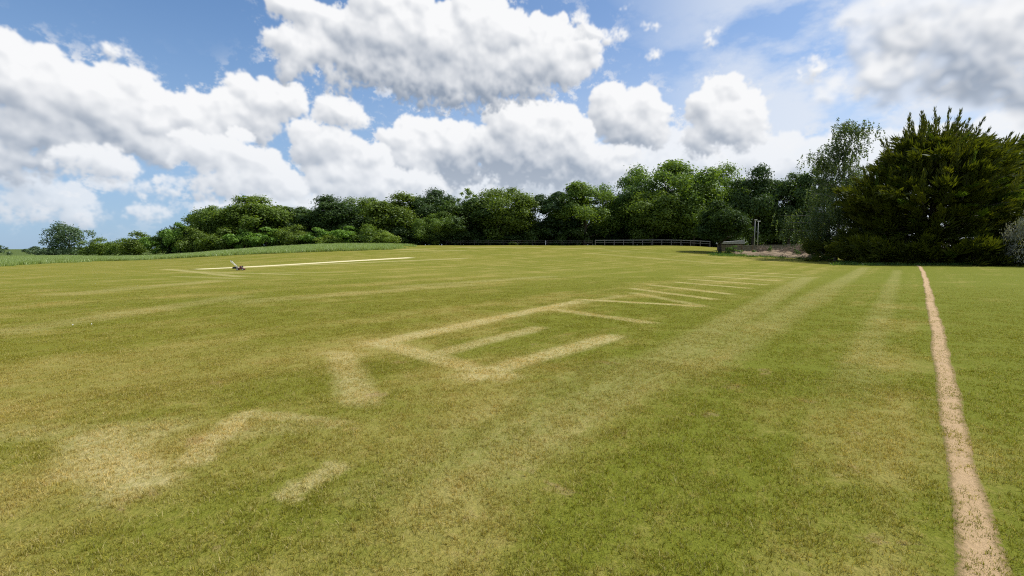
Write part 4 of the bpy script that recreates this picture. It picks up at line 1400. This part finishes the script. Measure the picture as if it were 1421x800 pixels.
heap()
for (px, dp, H, W, lab) in ((1019, 69.5, 1.0, 2.4, 'low spreading green weed beside the trunk of the small tree'), (1070, 68.6, 1.2, 1.1, 'upright green weed on the middle of the earth bank'), (1104, 67.5, .9, 1.4, 'yellowish weed beside the branch heap'), (1048, 70, .6, 1.6, 'low weed between the small tree and the earth bank')):
    p = at(px, dp); plant('weed_plant', 'weed', 'weed', lab, p[0], p[1], H, W, rnd.uniform(0, 6), None, .02, ('foliage', 'stem'))
# rough grass at the foot of the fence and under the conifer
rp = []
for i in range(900):
    px = rnd.uniform(985, 1440); dp = rnd.uniform(64, 74) if px < 1160 else rnd.uniform(47.5, 60)
    q = at(px, dp); rp.append((q[0], q[1]))
rp = np.array(rp)
scatter_stuff('rough_grass', [tuft(40, .7, .12, .34, .03, .6, np.random.default_rng(90 + k)) for k in range(3)], np.column_stack([rp, gz(rp[:, 0], rp[:, 1])]), r_.uniform(.6, 1.2, len(rp)), M['weed_leaf'])

# ------------------------------------------------------------------ mower
def mower():
    p = gp(334, 375.5)
    o = empty('lawn_mower', (p[0], p[1], float(gz(p[0], p[1])[0]) + .012), R(12))
    tag(o, 'small red and black lawn mower with a raised pale handle on the cricket strip', 'lawn mower')
    d = MB(); d.prism([(-.26, .07), (.36, .07), (.38, .13), (.30, .22), (.10, .26), (-.20, .26), (-.30, .18)], -.24, .24)
    dk = d.build('deck', M['red'], o, .02)
    e = MB(); e.tube([(.04, 0, .26), (.04, 0, .36)], [.15, .15], 18); e.box((.15, 0, .34), (.16, .2, .12)); en = e.build('engine', M['black'], o, .012)
    MB().tube([(.04, 0, .36), (.04, 0, .43)], [.145, .10], 18).build('starter_cover', M['red'], en, .01)
    MB().tube([(.17, .06, .40), (.17, .06, .445)], .03, 12).build('fuel_cap', M['black'], en)
    MB().tube([(.12, -.12, .30), (.24, -.14, .30)], .035, 12).build('exhaust', M['steel'], en)
    for x, rr in ((.27, .10), (-.24, .12)):
        for y in (-.275, .275):
            w = MB(); w.tube([(x, y - .03, rr), (x, y + .03, rr)], rr, 20); wo = w.build('wheel', M['rubber'], o, .012)
            MB().tube([(x, y - .036, rr), (x, y + .036, rr)], rr * .55, 14).build('hub', M['white'], wo)
    o.scale = (.74, .74, .74)
    h = MB()
    for y in (-.19, .19):
        h.tube([(-.22, y, .22), (-.52, y, .56), (-.86, y, .93)], .024, 8)
    h.tube([(-.86, -.19, .93), (-.89, 0, .965), (-.86, .19, .93)], .024, 8)
    h.tube([(-.52, -.19, .56), (-.52, .19, .56)], .016, 8)
    ho = h.build('handle', M['white'], o, smooth=True)
    MB().tube([(-.865, -.13, .94), (-.892, 0, .97), (-.865, .13, .94)], .031, 8).build('grip', M['black'], ho)
    b = MB(); b.prism([(-.72, .16), (-.28, .14), (-.26, .30), (-.36, .40), (-.70, .30)], -.2, .2)
    b.build('grass_bag', M['black'], o, .02)
    return o


mower()
for (px, py, lab) in ((101, 452, 'left one of two tiny white scraps lying on the left of the lawn'), (127, 451, 'right one of two tiny white scraps lying on the left of the lawn')):
    p = gp(px, py); r = np.random.default_rng(px)
    b = MB(); n = 7
    vs = [(r.uniform(.6, 1) * .016 * math.cos(6.283 * i / n), r.uniform(.6, 1) * .013 * math.sin(6.283 * i / n)) for i in range(n)]
    for z in (0.0, .02):
        pass
    b.v = [(x, y, .01) for x, y in vs] + [(x * .7, y * .7, 0.022 + .006 * (i % 2)) for i, (x, y) in enumerate(vs)]
    b.f = [list(range(n)), list(range(n, 2 * n))] + [[i, (i+1) % n, n + (i+1) % n, n + i] for i in range(n)]
    o = b.build('paper_scrap', M['white']); o.location = tuple(p); tag(o, lab, 'litter', 'two white scraps on the lawn')
